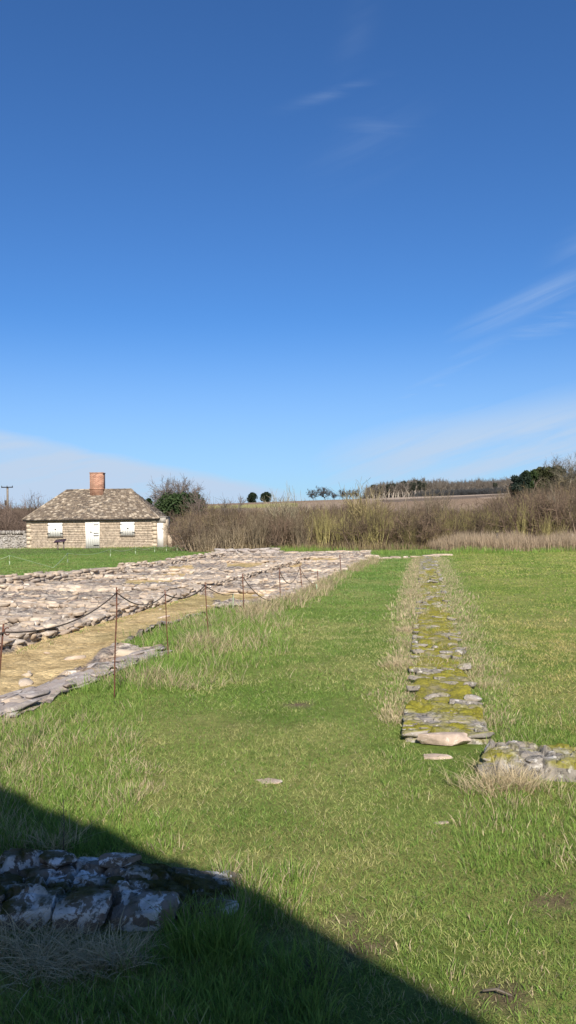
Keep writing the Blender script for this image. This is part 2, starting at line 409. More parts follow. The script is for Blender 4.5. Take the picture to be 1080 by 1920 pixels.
def soil(x, y):
    s = np.zeros(np.shape(x))
    for p, r_ in SOIL: s = np.maximum(s, sst(r_ * 1.4, r_ * .5, np.hypot(x - p[0], (y - p[1]) * 1.3) + (fbm(x, y, 9, 2) - .5) * r_ * 1.2))
    return s
C = lerp(C, (.19, .12, .08), np.zeros(GX.shape)) * (1 - soil(GX, GY)[..., None]) + np.array((.17, .115, .075)) * soil(GX, GY)[..., None]
scrubz = sst(43, 48, GY + (nz - .5) * 6)
C = C * (1 - scrubz[..., None]) + lerp((.15, .115, .065), (.09, .10, .035), sst(.4, .65, nz)) * scrubz[..., None]
# fields on the hill
fld = sst(150, 170, GY)
fc = lerp((.24, .165, .105), (.30, .22, .15), sst(.35, .65, fbm(GX, GY, .02, 4)))
fc = np.where((((GY > 262 + .28 * GX + (nz - .5) * 10) & (GX > 30))[..., None]), np.array((.34, .26, .19)), fc)
fc = np.where((((GY > 236 + .28 * GX) & (GY < 262 + .28 * GX) & (GX > 30))[..., None]), np.array((.15, .11, .08)), fc)
fc = np.where((((GY > 200 + .4 * GX) & (GY < 236 + .28 * GX) & (GX > 60))[..., None]), np.array((.36, .27, .19)), fc)
fc = np.where(((np.abs(GY - (150 + 1.05 * GX)) < 5) & (GX > 55) & (GX < 140))[..., None], np.array((.42, .31, .22)), fc)
fc = np.where(((GY > 225) & (GY < 262) & (GX < 3) & (GX > -30))[..., None], np.array((.30, .27, .10)), fc)
fc = np.where(((GX < -24) & (GY < 225) | (GX < -40))[..., None], np.array((.10, .14, .035)), fc)
C = C * (1 - fld[..., None]) + fc * fld[..., None]
nxg, nyg = GX.shape; idx = np.arange(nxg * nyg).reshape(nxg, nyg)
Q = np.stack([idx[:-1, :-1], idx[1:, :-1], idx[1:, 1:], idx[:-1, 1:]], -1).reshape(-1, 4)
me = mesh_np('ground', np.stack([GX, GY, GZ], -1).reshape(-1, 3), Q, None, [M_ground], {'col': C.reshape(-1, 3)}, True)
tag(link('ground', me, origin=False), kind='structure')

# ------------------------------------------------------------------ ruin floor (gravel and rubble bed)
L1a, L1b = at(57, 1206)[:2], at(372, 1112)[:2]; L1d = (L1b - L1a) / np.linalg.norm(L1b - L1a)
UV = L1d; VV = np.array([UV[1], -UV[0]])
def uv(x, y): return (x - L1a[0]) * UV[0] + (y - L1a[1]) * UV[1], (x - L1a[0]) * VV[0] + (y - L1a[1]) * VV[1]
def UVp(s, t): return L1a + UV * s + VV * t
fx = np.arange(-15, 5.5, .06); fy = np.concatenate([np.arange(3, 20, .06), np.arange(20, 46, .11)])
FX, FY = np.meshgrid(fx, fy, indexing='ij'); FI = inpoly(RUIN, FX, FY) | (polydist(RUIN, FX, FY) < .12)
FZ = gh(FX, FY) + .01 + (fbm(FX, FY, 5, 3) - .5) * .03
S_, T_ = uv(FX, FY)
goldp = [g2((-700, 1345), (0, 1340), (190, 1225), (300, 1172), (400, 1143), (400, 1120), (363, 1113), (57, 1206), (-700, 1500)), g2((236, 1080), (345, 1073), (345, 1088), (236, 1096)), g2((318, 1062), (362, 1060), (362, 1076), (310, 1080)),
         g2((425, 1053), (565, 1053), (565, 1064), (425, 1064)), g2((560, 1046), (634, 1045), (634, 1055), (560, 1055)), g2((400, 1106), (520, 1104), (520, 1124), (400, 1126))]
def gold(x, y):
    g = np.zeros(np.shape(x))
    for p in goldp: g = np.maximum(g, np.where(inpoly(p, x, y), 1.0, 0))
    return g
gd = gold(FX, FY); cv1, cd1 = cells(S_ / .24, T_ / .36); cv2, cd2 = cells(S_ / .1 + 50, T_ / .16); gv, gc = cells(FX * 18, FY * 14)
rubz = (1 - gd) * (sst(.30, .45, fbm(FX + 7, FY, .5, 3)) * .8 + .2)
FZ = FZ + rubz * ((cv1 - .3) * .09 + (cv2 - .4) * .05 - sst(.15, .0, cd1) * .04) + gd * (gv - .5) * .008
fn = fbm(FX, FY, 1.7, 4); fn2 = fbm(FX + 20, FY, .5, 3)
pal = np.array([(.28, .21, .165), (.44, .34, .25), (.36, .27, .22), (.50, .40, .30), (.24, .20, .17), (.56, .47, .38), (.42, .31, .22)])
fcol = pal[(np.clip(cv1 * .6 + cv2 * .4, 0, .999) * 7).astype(int)] * .78
gcol = lerp((.42, .29, .13), (.62, .45, .22), sst(.3, .7, fn * .5 + fbm(FX, FY, 6, 3) * .5))
gcol = gcol * (1 - .35 * sst(.55, .72, fn2)[..., None]) + np.array((.20, .19, .06)) * .35 * sst(.55, .72, fn2)[..., None]
fcol = fcol * (1 - gd[..., None]) + gcol * gd[..., None]
nxg, nyg = FX.shape; idx = np.arange(nxg * nyg).reshape(nxg, nyg)
ok = FI[:-1, :-1] & FI[1:, :-1] & FI[1:, 1:] & FI[:-1, 1:]
Q = np.stack([idx[:-1, :-1], idx[1:, :-1], idx[1:, 1:], idx[:-1, 1:]], -1)[ok]
used = np.unique(Q); remap = np.full(nxg * nyg, -1); remap[used] = np.arange(len(used))
V = np.stack([FX, FY, FZ], -1).reshape(-1, 3)[used]
me = mesh_np('gravel_floor', V, remap[Q], None, [M_floor], {'col': fcol.reshape(-1, 3)[used]}, True)
tag(link('gravel_floor', me, origin=False), kind='structure')
print('ground', time.time() - T0)

# ------------------------------------------------------------------ ruined walls
WALLS = []   # footprints without grass
def rw(label, p0, p1, w, h, **kw):
    WALLS.append((np.array(p0[:2]), np.array(p1[:2]), w))
    kw.setdefault('group', 'low rubble walls of the ruin')
    return rubble_wall('ruined_wall', label, p0, p1, w, h, kw.pop('mats', [M_ruin, M_ruin]), **kw)
def flat(x, y): return np.minimum(gh(x, y), 0) * 0 + gh(x, y)
L0a, L0b = at(0, 1322)[:2], at(268, 1226)[:2]; d0 = (L0b - L0a) / np.linalg.norm(L0b - L0a)
rw('low grey rubble wall end beside the golden gravel, nearest to the grass path', L0a - d0 * 3.2 + np.array([.1, -.03]), L0b + np.array([.1, -.03]), .46, .055, mats=[M_strip, M_strip], n=5, ln=(.12, .46), row=.10, ch=.035, drop=.2, topfill=.75, cs=(.3, .1), amp=.02, sink=.0)
L1w = UVp(0, -.35)
rw('long rubble wall running away beside the golden gravel corridor behind the rope fence', UVp(-7.5, -.33), UVp(24, -.33), .66, .22, n=5, ln=(.10, .42), row=.15, ch=.06, drop=.25)
# rear wall along the raised lawn
def tcol(px, py): s, t = uv(*at(px, py)[:2]); return s, t
s_, t_ = tcol(0, 1106); 
LBw = [at(a, b)[:2] + np.array([.3, -.3]) for a, b in ((0, 1097), (110, 1085), (205, 1074))]
rw('broken rubble wall at the back of the ruin along the left lawn, its nearer length', LBw[0] + (LBw[0] - LBw[1]) * 1.8, LBw[2], .7, .30, n=3, ln=(.14, .45), row=.17, ch=.08, drop=.3)
LBx = [at(a, b)[:2] + np.array([.3, -.3]) for a, b in ((225, 1066), (300, 1057), (398, 1044))]
rw('broken rubble wall at the back of the ruin along the left lawn, its farther length', LBx[0], LBx[2], .7, .24, n=3, ln=(.14, .5), row=.17, ch=.08, drop=.3)
RBw = g2((535, 1124), (592, 1096), (640, 1070), (690, 1050))
rw('tumbled rubble wall edging the right side of the ruin beside the mown grass path', RBw[0] - .25, RBw[3] + np.array([-.3, 0]), .6, .13, n=3, ln=(.12, .45), row=.17, ch=.07, drop=.35)
cross = [(-3.4, -7.6, -.9, .34, 'first cross wall of the ruin, nearest the left edge of the photo'),
         (-.6, -7.4, -.9, .36, 'second cross wall of the ruin, left of the long corridor wall'),
         (2.2, -6.8, -.9, .34, 'third cross wall of the ruin, joining the long corridor wall left of the rope'),
         (4.6, -6.3, -.9, .30, 'fourth cross wall of the ruin, just before the first golden floor patch'),
         (8.4, -5.9, -.9, .34, 'fifth cross wall of the ruin, between the two golden floor patches on the left'),
         (12.4, -5.6, -.9, .30, 'sixth cross wall of the ruin, left half behind the golden floor patches'),
         (8.2, .2, 2.3, .24, 'short cross wall of the ruin with cream stones at the end of the gravel corridor'),
         (11.2, .2, 2.3, .26, 'cross wall of pale stones right of the corridor, before the middle golden strip'),
         (15.6, -5.2, 2.5, .30, 'long cross wall of the ruin in front of the middle golden strip'),
         (21.6, -4.6, 2.6, .28, 'long cross wall of the ruin just behind the middle golden strip'),
         (26.0, -4.2, 2.7, .26, 'long cross wall of the ruin behind the farthest golden strip')]
for s, t0, t1, h, lab in cross:
    rw(lab, UVp(s, t0), UVp(s, t1), .62, h * .55, n=3, ln=(.14, .5), row=.17, ch=.075, drop=.3)
def far_wall(pxa, pxb, w, h, lab, **kw):
    a = at(*pxa)[:2]; b = at(*pxb)[:2]; rw(lab, a, b, w, h, **kw)
far_wall((405, 1037), (520, 1036), 1.0, .26, 'raised grey block of wall with a square end at the far edge of the ruin', ln=(.3, .8), row=.3, ch=.14, drop=.05, mats=[M_strip, M_strip])
far_wall((536, 1037.5), (690, 1036), .6, .15, 'thin line of pale capping stones along the far edge of the ruin', ln=(.3, .8), row=.3, ch=.15, drop=.05)
far_wall((692, 1047), (812, 1045), .5, .12, 'low pale wall closing the far end of the mown grass path', ln=(.3, .8), row=.25, ch=.1, drop=.0)
# scattered rubble
NRB = 3500
rx = R.uniform(-13, 5, NRB * 4); ry = R.uniform(4, 45, NRB * 4)
s1, t1 = uv(rx, ry)
k = inpoly(RUIN, rx, ry) & (polydist(RUIN, rx, ry) > .1) & ((gold(rx, ry) < .5) | (R.random(len(rx)) < .08)) & (fbm(rx, ry, .6, 3) > .33)
rx, ry = rx[k][:NRB], ry[k][:NRB]
st = Stones(2)
for x, y, zz in zip(rx, ry, gh(rx, ry)):
    q = abs(R.normal()) * .06 + .04
    st.add([x, y, zz + q * .12], [q * R.uniform(1.2, 2.8), q * R.uniform(.8, 1.4), q * R.uniform(.3, .6)], R.uniform(0, 3.1), (R.normal() * .2, R.normal() * .2))
tag(st.into(MB()).build('loose_rubble', [M_ruin]), 'loose cream and pinkish rubble strewn over the floors of the ruin', 'rubble', kind='stuff')

# mossy wall: bed + flush stones
ML = np.linalg.norm(M1 - M0)
st = Stones(5); t = 0.0
while t < ML - .1:
    cov = .9 if t < .75 else (.75 if t > 22 else .10)
    l = R.uniform(.04, .10) * (1 if t < 8 else 1.6)
    o = -.33
    while o < .33:
        ww = R.uniform(.06, .30)
        edge = abs(o + ww / 2) > .22
        if R.random() < (cov if not edge else min(1, cov + .12)):
            ww = min(ww, .33 - o); q = M0 + MD * (t + l / 2) + MN * (o + ww / 2)
            hh = R.uniform(.035, .06)
            st.add([q[0], q[1], float(gh(q[0], q[1])) + .045 + (0.01 if edge else 0)], [l * 1.1, ww * .98, hh], math.atan2(MD[1], MD[0]) + R.normal() * .12, (R.normal() * .08, R.normal() * .08))
        o += ww
        if o > .2: break
    t += l
mb = MB(); st.into(mb)
for ta, tb, rs_, hh in ((0, 1.0, .02, .095), (1.0, 8, .03, .075), (8, 20, .05, .07), (20, ML, .07, .12)):
    cell_core(mb, M0 + MD * ta, M0 + MD * tb, (.62 if ta < 1 else .52), hh, rs_, (.09, .2), gh, .025, 0 if ta < 1 or ta >= 20 else 1, amp=.045)
tag(mb.build('ruined_wall', [M_moss, M_mosscore]), 'long narrow wall footing covered in yellow moss running away through the lawn', 'ruined wall', 'wall footings in the grass')
WALLS.append((M0, M1, .62))
# branch wall on the right
st = Stones(10); bd = (BW1 - BW0) / np.linalg.norm(BW1 - BW0); bn = np.array([-bd[1], bd[0]]); ba = math.atan2(bd[1], bd[0])
t = 0
while t < 2.6:
    l = R.uniform(.16, .32)
    for o, hz in ((-.15, .10),):
        ll = l * R.uniform(.8, 1.0); q = BW0 + bd * (t + l / 2 + R.normal() * .02) + bn * (o + .02)
        st.add([q[0], q[1], float(gh(q[0], q[1])) + hz / 2 - .01], [ll, .17, hz * R.uniform(.85, 1.1)], ba + R.normal() * .08, (R.normal() * .06, R.normal() * .06))
        if R.random() < .4: st.add([q[0] + R.normal() * .05, q[1], float(gh(q[0], q[1])) + hz + .0], [ll * .5, .1, .045], ba + R.normal() * .4)
    t += l * .98
mb = MB(); st.into(mb)
cell_core(mb, BW0 + bn * .03, BW1 + bn * .03, .44, .15, .014, (.22, .14), gh, .01, 0, amp=.06)
tag(mb.build('ruined_wall', [M_moss, M_mosscore], smooth='sharp'), 'short lichened wall stub with moss running to the right edge behind a straw tuft', 'ruined wall', 'wall footings in the grass')
WALLS.append((BW0, BW1, .44))
def single(name, label, px, py, dims, rz, mat, n=10, z=None, tilt=(0, 0), cat='stone', tpl=None, tz=0.0, sub=None):
    p = at(px, py); zz = float(gh(p[0], p[1])) + dims[2] * .2 + tz
    V, Q = TPL[n][R.integers(10) if tpl is None else tpl]; V = V * np.array(dims)
    c, s = math.cos(rz), math.sin(rz); V = V @ np.array([[c, -s, 0], [s, c, 0], [0, 0, 1]]).T
    mb = MB(); mb.add(V + [p[0], p[1], zz], Q, a=.5)
    return tag(mb.build(name, [mat], smooth='sharp'), label, cat)
single('stone_slab', 'smooth pale pink slab lying at the near end of the mossy wall footing', 833, 1396, (.37, .13, .085), -.13, M_slab, tpl=2, tz=.02)
single('flat_stone', 'thin pinkish stone half sunk in grass just below the pale slab', 822, 1419, (.2, .1, .03), -.1, M_slab, tpl=4)
single('flat_stone', 'small grey stone lying left of the pale slab', 775, 1388, (.13, .09, .05), .1, M_moss, tpl=3)
single('flat_stone', 'flat pale stone set flush in the middle of the grass path', 503, 1466, (.17, .12, .025), .05, M_slab, tpl=5, tz=-.012)
single('flat_stone', 'thin pale stone sunk in the grass below the wall stub on the right', 826, 1543, (.09, .04, .015), .1, M_slab, tpl=6, tz=-.006)
single('flat_stone', 'pale yellow stone lying beyond the far end of the mossy footing', 828, 1042, (1.0, .3, .12), 0, M_slab, tpl=7)

# foreground wall in the shade: four hand placed front blocks, flat stones behind
FWa, FWb = at(0, 1742)[:2], at(443, 1746)[:2]; fd = (FWb - FWa) / np.linalg.norm(FWb - FWa); fnn = np.array([-fd[1], fd[0]]); fa = math.atan2(fd[1], fd[0])
FL = np.linalg.norm(FWb - FWa); ppm = 443 / FL
st = Stones(14)
for x0, x1, hz, o in ((-400, -250, .10, 0), (-245, -130, .105, .02), (-125, -6, .10, 0), (0, 92, .10, 0), (106, 203, .11, -.02), (212, 330, .09, 0), (340, 440, .065, .01)):
    l = (x1 - x0) / ppm; q = FWa + fd * ((x0 + x1) / 2 / ppm) + fnn * (.07 + o)
    st.add([q[0], q[1], float(gh(*q)) + hz / 2 + .005], [l * 1.0, .16, hz * 1.06], fa + R.normal() * .05, (R.normal() * .03, R.normal() * .04))
for row, o in enumerate((.16, .24, .32, .40)):
    t = -1.0 - R.uniform(0, .1)
    while t < FL - .08 - row * .03:
        l = R.uniform(.06, .20)
        if R.random() < .16 and t < FL - .5:
            q = FWa + fd * (t + l / 2) + fnn * (o + R.normal() * .015); hz = .125 * (1 - .3 * sst(FL - .45, FL, t))
            st.add([q[0], q[1], float(gh(*q)) + hz - .018], [l * 1.0, .10, .045], fa + R.normal() * .25, (R.normal() * .12, R.normal() * .12))
        t += l
mb = MB(); st.into(mb)
cell_core(mb, FWa - fd * 1.1 + fnn * .27, FWb - fd * .02 + fnn * .27, .44, .118, .009, (.20, .13), gh, .01, 0, amp=.05, drop_end=.55)
tag(mb.build('ruined_wall', [M_fore, M_forecore], smooth='sharp'), 'shaded wall stub of big blocks with white lichen and dark moss at the lower left', 'ruined wall', 'wall footings in the grass')
WALLS.append((FWa - fd * 1.1 + fnn * .26, FWb - fd * .22 + fnn * .26, .44))
print('walls', time.time() - T0)

# ------------------------------------------------------------------ grass
def wallmask(x, y, pad=0.0):
    m = np.zeros(np.shape(x), bool)
    for a, b, w in WALLS: m |= segdist(a, b, x, y) < w / 2 + pad
    return m
def blades(x, y, h, w, lean, az, col, segs=2, z=None, curl=.5):
    """ribbon blades -> V, tris/quads, colours"""
    n = len(x); z = gh(x, y) - .004 if z is None else z
    phi = R.uniform(0, 2 * math.pi, n); wx, wy = np.cos(phi) * w / 2, np.sin(phi) * w / 2
    dx, dy = np.cos(az), np.sin(az); P = []; 
    for k in range(segs + 1):
        t = k / segs; off = lean * h * t ** (1 + curl); zz = z + h * (t - .35 * np.clip(lean, 0, 2) * t * t * curl)
        cx, cy = x + dx * off, y + dy * off
        if k < segs:
            s = 1 - .35 * t; P += [np.stack([cx - wx * s, cy - wy * s, zz], -1), np.stack([cx + wx * s, cy + wy * s, zz], -1)]
        else: P.append(np.stack([cx, cy, zz], -1))
    m = 2 * segs + 1; V = np.stack(P, 1).reshape(-1, 3); b = np.arange(n)[:, None] * m
    Q = np.concatenate([b + np.array([[2 * k, 2 * k + 1, 2 * k + 3, 2 * k + 2]]) for k in range(segs - 1)]) if segs > 1 else None
    T = b + np.array([[2 * segs - 2, 2 * segs - 1, 2 * segs]])
    return V, Q, T, np.repeat(col, m, 0)
def join_blades(parts, name, label, cat):
    V = []; Q = []; T = []; Cc = []; n = 0
    for v, q, t, c in parts:
        V.append(v); Cc.append(c)
        if q is not None: Q.append(q + n)
        T.append(t + n); n += len(v)
    me = mesh_np(name, np.vstack(V), np.vstack(Q) if Q else None, np.vstack(T), [M_grass], {'col': np.vstack(Cc)})
    return tag(link(name, me, origin=False), label, cat, kind='stuff')
G1, G2, G3 = np.array((.145, .25, .042)), np.array((.262, .355, .075)), np.array((.49, .44, .18))
STRAW, BRN = np.array((.66, .53, .32)), np.array((.34, .26, .15))
STRIPF = [at(540, 1400)[:2], at(737, 1060)[:2]]
def lawncol(x, y, r):
    n1 = fbm(x, y, .9, 4); n2 = fbm(x + 31, y + 5, 3.3, 3); n3 = fbm(x - 9, y + 50, .28, 3)
    c = lerp(G1, G2, sst(.3, .7, n1 * .5 + n2 * .5 + (r - .5) * .5))
    dry = sst(.46, .66, n2 * .45 + n3 * .3 + fbm(x + 3, y, 7, 2) * .25 + (r - .5) * .3) * (1 - .6 * sst(10, 24, y))
    c = lerp(c, G3, dry * .9)
    c = np.where((r > .955)[:, None], STRAW * .6, c)
    # path: lush dark green in the distance, right lawn a little yellower
    md = (x - M0[0]) * MN[0] + (y - M0[1]) * MN[1]
    rt = sst(.2, 1.5, md); c = c * (1 + .25 * rt[:, None] * np.array([1.0, .35, .2]))
    lush = sst(9, 22, y) * (1 - rt); c = c * (1 - .22 * lush[:, None] * np.array([1.2, .45, .6]))
    return c * (1 + (r[:, None] - .5) * .5)
bins = [(1.5, 3, 11000, .0026, (.014, .036)), (3, 4.5, 9000, .0030, (.014, .036)), (4.5, 7, 5600, .0050, (.014, .038)), (7, 12, 2600, .0075, (.018, .042)), (12, 22, 800, .011, (.024, .045)), (22, 60, 230, .022, (.030, .052))]
parts = []; ROADX = 0
for y0, y1, dn, w, (ha, hb) in bins:
    wmax = .36 * 1.18 * y1 + .7; A = 2 * wmax * (y1 - y0); n = int(A * dn)
    x = R.uniform(-wmax, wmax, n); y = R.uniform(y0, y1, n)
    k = np.abs(x) < .36 * 1.18 * y + .7
    x, y = x[k], y[k]
    k = ~inpoly(RUIN, x, y) & ~wallmask(x, y, -.06) & (R.random(len(x)) > soil(x, y) * .80)
    k &= ~((y > 43.5 + (fbm(x, y, .3, 2) - .5) * 5) & (x > -5.5 + (y - 44) * -.12))
    k &= ~((y > HY - .1) & (x > -18.5)) & (y < 58)
    # thin, worn patches
    k &= R.random(len(x)) > .55 * sst(.62, .72, fbm(x, y, 2.6, 3))
    x, y = x[k], y[k]; r = R.random(len(x))
    hn = fbm(x, y, 1.8, 3); h = R.uniform(ha, hb, len(x)) * (.6 + .9 * hn)
    parts.append(blades(x, y, h, np.full(len(x), w) * R.uniform(.7, 1.3, len(x)), R.uniform(.3, 1.7, len(x)), R.uniform(0, 6.3, len(x)), lawncol(x, y, r), 2 if y0 < 4.5 else 1))
    print('bin', y0, len(x))
join_blades(parts, 'lawn_grass', 'short mown green grass of the lawns and path', 'grass')

def tufts(cx, cy, nb, h, spread, w, dry, lean=(.1, .9), segs=3, nomask=False, strawy=.7):
    n = len(cx) * nb; x = np.repeat(cx, nb) + R.normal(size=n) * spread; y = np.repeat(cy, nb) + R.normal(size=n) * spread
    hh = np.repeat(h, nb) * R.uniform(.4, 1.1, n); az = np.arctan2(y - np.repeat(cy, nb), x - np.repeat(cx, nb)) + R.normal(size=n) * .6
    d = np.repeat(dry, nb); isd = R.random(n) < d
    base = lerp(G1, G2 * 1.05, R.random(n)); c = np.where(isd[:, None], lerp(BRN, STRAW, R.random(n) ** strawy), base) * (R.uniform(.75, 1.25, n))[:, None]
    k = ~wallmask(x, y, -.2) | nomask
    ln = R.uniform(*lean, n)
    ww = np.full(n, w) * R.uniform(.7, 1.3, n)
    x, y, hh, ww, ln, az, c = x[k], y[k], hh[k], ww[k], ln[k], az[k], c[k]
    return blades(x, y, hh, ww, ln, az, c, segs)
def along(pts, n, off, sd):
    pts = [np.array(p) for p in pts]; L = np.array([np.linalg.norm(pts[i + 1] - pts[i]) for i in range(len(pts) - 1)])
    i = R.choice(len(L), n, p=L / L.sum()); t = R.random(n); P = np.array(pts)
    a, b = P[i], P[i + 1]; d = (b - a) / L[i][:, None]; nn = np.stack([d[:, 1], -d[:, 0]], -1)
    q = a + (b - a) * t[:, None] + nn * (off + R.normal(size=n) * sd)[:, None]
    return q[:, 0], q[:, 1]
def keepout(x, y): return ~inpoly(RUIN, x, y) & ~wallmask(x, y, .0)
tp = []; dp = []
# fence line, near and far
FLINE = g2((-60, 1420), (60, 1370), (214, 1300), (316, 1235), (400, 1190), (470, 1155), (540, 1135), (600, 1102), (650, 1072), (700, 1050))
for pts, n, off, sd, h0, h1, dry, nb, w in ((FLINE[:4], 420, .12, .28, .05, .15, .30, 14, .0035), (FLINE[2:6], 620, .05, .38, .08, .26, .45, 14, .005), (FLINE[5:], 1300, -.08, .2, .12, .30, .9, 12, .009)):
    x, y = along(pts, n, off, sd); k = keepout(x, y); x, y = x[k], y[k]; pn = fbm(x, y, 1.6, 3)
    tp.append(tufts(x, y, nb, R.uniform(h0, h1, len(x)) * (.4 + pn), .05, w, np.clip(dry - .1 + (pn - .5) * 1.8, 0, 1), strawy=1.5))
# grass wedge behind the near wall end
wx = R.uniform(-3, 0, 900); wy = R.uniform(9, 18, 900); k = keepout(wx, wy) & (linedist(FLINE, wx, wy) < 1.3); wx, wy = wx[k], wy[k]
tp.append(tufts(wx, wy, 14, R.uniform(.07, .2, len(wx)), .06, .006, np.clip(fbm(wx, wy, 1.3, 3) * 1.2 - .3, 0, 1)))
# edges of the mossy wall
for sg, sdn in ((-1, .10), (1, .13)):
    x, y = along([M0 + MD * .5, M1], 4200 if sg < 0 else 2800, sg * .36, sdn); k = np.abs(x) > -1; x, y = x[k], y[k]; pn = fbm(x, y, 1.1, 3)
    wd = .0035 + .008 * sst(6, 30, y)
    tp.append(tufts(x, y, 12, R.uniform(.03, .085, len(x)) * (.3 + 1.2 * pn), .06, .006, np.clip((.75 if sg < 0 else .5) + (pn - .5) * 1.5, 0, 1)))
    x, y = along([M0 + MD * 7, M1], 2200 if sg < 0 else 1300, sg * .34, sdn * 1.6); k = np.abs(x) > -1; x, y = x[k], y[k]
    tp.append(tufts(x, y, 10, R.uniform(.05, .12, len(x)), .07, .010, np.full(len(x), .8 if sg < 0 else .65)))
q_ = along([M0 + MD * 1.2, M1 - MD * 8], 3200, 0, .24); pn = fbm(q_[0], q_[1], 1.1, 3); k = pn > .5
tp.append(tufts(q_[0][k], q_[1][k], 9, R.uniform(.06, .12, k.sum()), .05, .006, np.full(k.sum(), .6), (.3, 1.4), nomask=True))
q_ = along([L1a - L1d * 6, L1b], 500, .12, .12)
tp.append(tufts(q_[0], q_[1], 6, R.uniform(.02, .07, 500), .03, .008, np.full(500, .35), (.3, 1.4), nomask=True))
# longer green grass: lower right, beside the stub, lower left meadow edge
def patch(px0, py0, px1, py1, n, h0, h1, dry, w=.0035, nb=14):
    px = R.uniform(px0, px1, n); py = R.uniform(py0, py1, n); P = np.array([at(a, b)[:2] for a, b in zip(px, py)])
    k = keepout(P[:, 0], P[:, 1]); P = P[k]; pn = fbm(P[:, 0], P[:, 1], 2.2, 3)
    tp.append(tufts(P[:, 0], P[:, 1], nb, R.uniform(h0, h1, len(P)) * (.4 + 1.2 * pn), .035, w, np.clip(dry + (pn - .5) * 1.2, 0, 1)))
patch(860, 1470, 1180, 1640, 260, .04, .09, .12)
patch(690, 1400, 800, 1500, 60, .03, .07, .1)
patch(905, 1330, 1120, 1410, 90, .05, .12, .15)
patch(840, 1250, 960, 1395, 90, .05, .12, .6)
patch(-160, 1350, 260, 1530, 900, .05, .12, .3)
patch(-160, 1530, 330, 1600, 420, .04, .10, .15)
patch(420, 1640, 560, 1740, 90, .06, .14, .25)
patch(230, 1790, 620, 1990, 300, .05, .12, .04)
patch(0, 1860, 300, 1990, 120, .04, .09, .05)
patch(320, 1740, 450, 1810, 110, .08, .17, .03); patch(-160, 1420, 300, 1500, 120, .04, .09, .9)
patch(560, 1700, 1080, 1990, 120, .02, .05, .12)
join_blades(tp, 'tall_grass', 'longer tufted green and straw grass along the walls and fence line', 'grass')
def clump(px, py, rx_, n, h0, h1, w=.0035, lean=(.3, 1.6), dryv=1.0):
    p = at(px, py); cx = p[0] + R.normal(size=n) * rx_; cy = p[1] + R.normal(size=n) * rx_ * .5
    dp.append(tufts(cx, cy, 16, R.uniform(h0, h1, n), .03, w, np.full(n, dryv), lean, strawy=.3))
clump(950, 1480, .12, 60, .09, .19)
clump(905, 1440, .04, 8, .06, .12)
clump(70, 1800, .17, 42, .07, .15, lean=(1.0, 2.6)); clump(140, 1815, .08, 18, .06, .12, lean=(1.0, 2.6))
clump(-60, 1790, .15, 20, .08, .16, lean=(.8, 2.4))
clump(215, 1810, .05, 22, .07, .14, lean=(.5, 1.8))
clump(115, 1590, .05, 9, .08, .14)
clump(260, 1450, .15, 12, .04, .08, dryv=.8); clump(330, 1290, .2, 16, .05, .12, dryv=.8)
clump(905, 1290, .08, 16, .06, .14, dryv=.9); clump(1000, 1210, .3, 12, .05, .08, dryv=.6); clump(745, 1250, .10, 20, .06, .14, dryv=.9)
join_blades(dp, 'dry_grass', 'straw coloured dead grass clumps beside the wall stubs', 'grass')
# reeds and pale dead grass in front of the scrub
def reedfield(n, f, h0, h1, w, c1, c2, name, label, cat='dead grass'):
    P = f(n); x, y = P; r = R.random(len(x)); pn = fbm(x, y, .5, 3)
    c = lerp(c1, c2, np.clip(r * .6 + pn * .6, 0, 1)) * R.uniform(.7, 1.25, len(x))[:, None]
    return [blades(x, y, R.uniform(h0, h1, len(x)) * (.5 + pn), np.full(len(x), w) * R.uniform(.6, 1.3, len(x)), R.uniform(0, .5, len(x)), R.uniform(0, 6.3, len(x)), c, 2)]
def fr(n):
    x = R.uniform(8.0, 26, n); y = R.uniform(37.5, 47, n); e = fbm(x, y * 0, .25, 2)
    k = (y > 39.6 + (e - .5) * 2.4 - sst(8, 14, x) * .6 + sst(12, 8, x) * 3); return x[k], y[k]
rp = reedfield(34000, fr, .45, 1.0, .022, np.array((.32, .225, .145)), np.array((.50, .385, .26)), '', '')
def fs(n):
    x = R.uniform(-10, 30, n); y = R.uniform(44, 60, n); k = (y > 45.5 + (fbm(x, y * 0, .3, 2) - .5) * 3 + sst(-2, -6, x) * 1.0) & ~((x < -11) & (y < 57)) & (x > -4.6 - (y - 44) * .25); return x[k], y[k]
rp += reedfield(42000, fs, .2, .55, .026, np.array((.16, .115, .065)), np.array((.33, .25, .14)), '', '')
join_blades(rp, 'dead_grass', 'pale pinkish dead grass and reeds in front of the scrub', 'dead grass')
def fgreen(n):
    x = R.uniform(-1, 30, n); y = R.uniform(38, 47, n); k = fbm(x, y, .35, 3) > .52; k &= (x < 4.3) & (y > 43.3) | (x > 4.3) & (y > 37.6); return x[k], y[k]
join_blades(reedfield(26000, fgreen, .12, .35, .02, G1, G2, '', ''), 'rough_grass', 'rough green grass between the lawn and the scrub', 'grass')
print('grass', time.time() - T0)

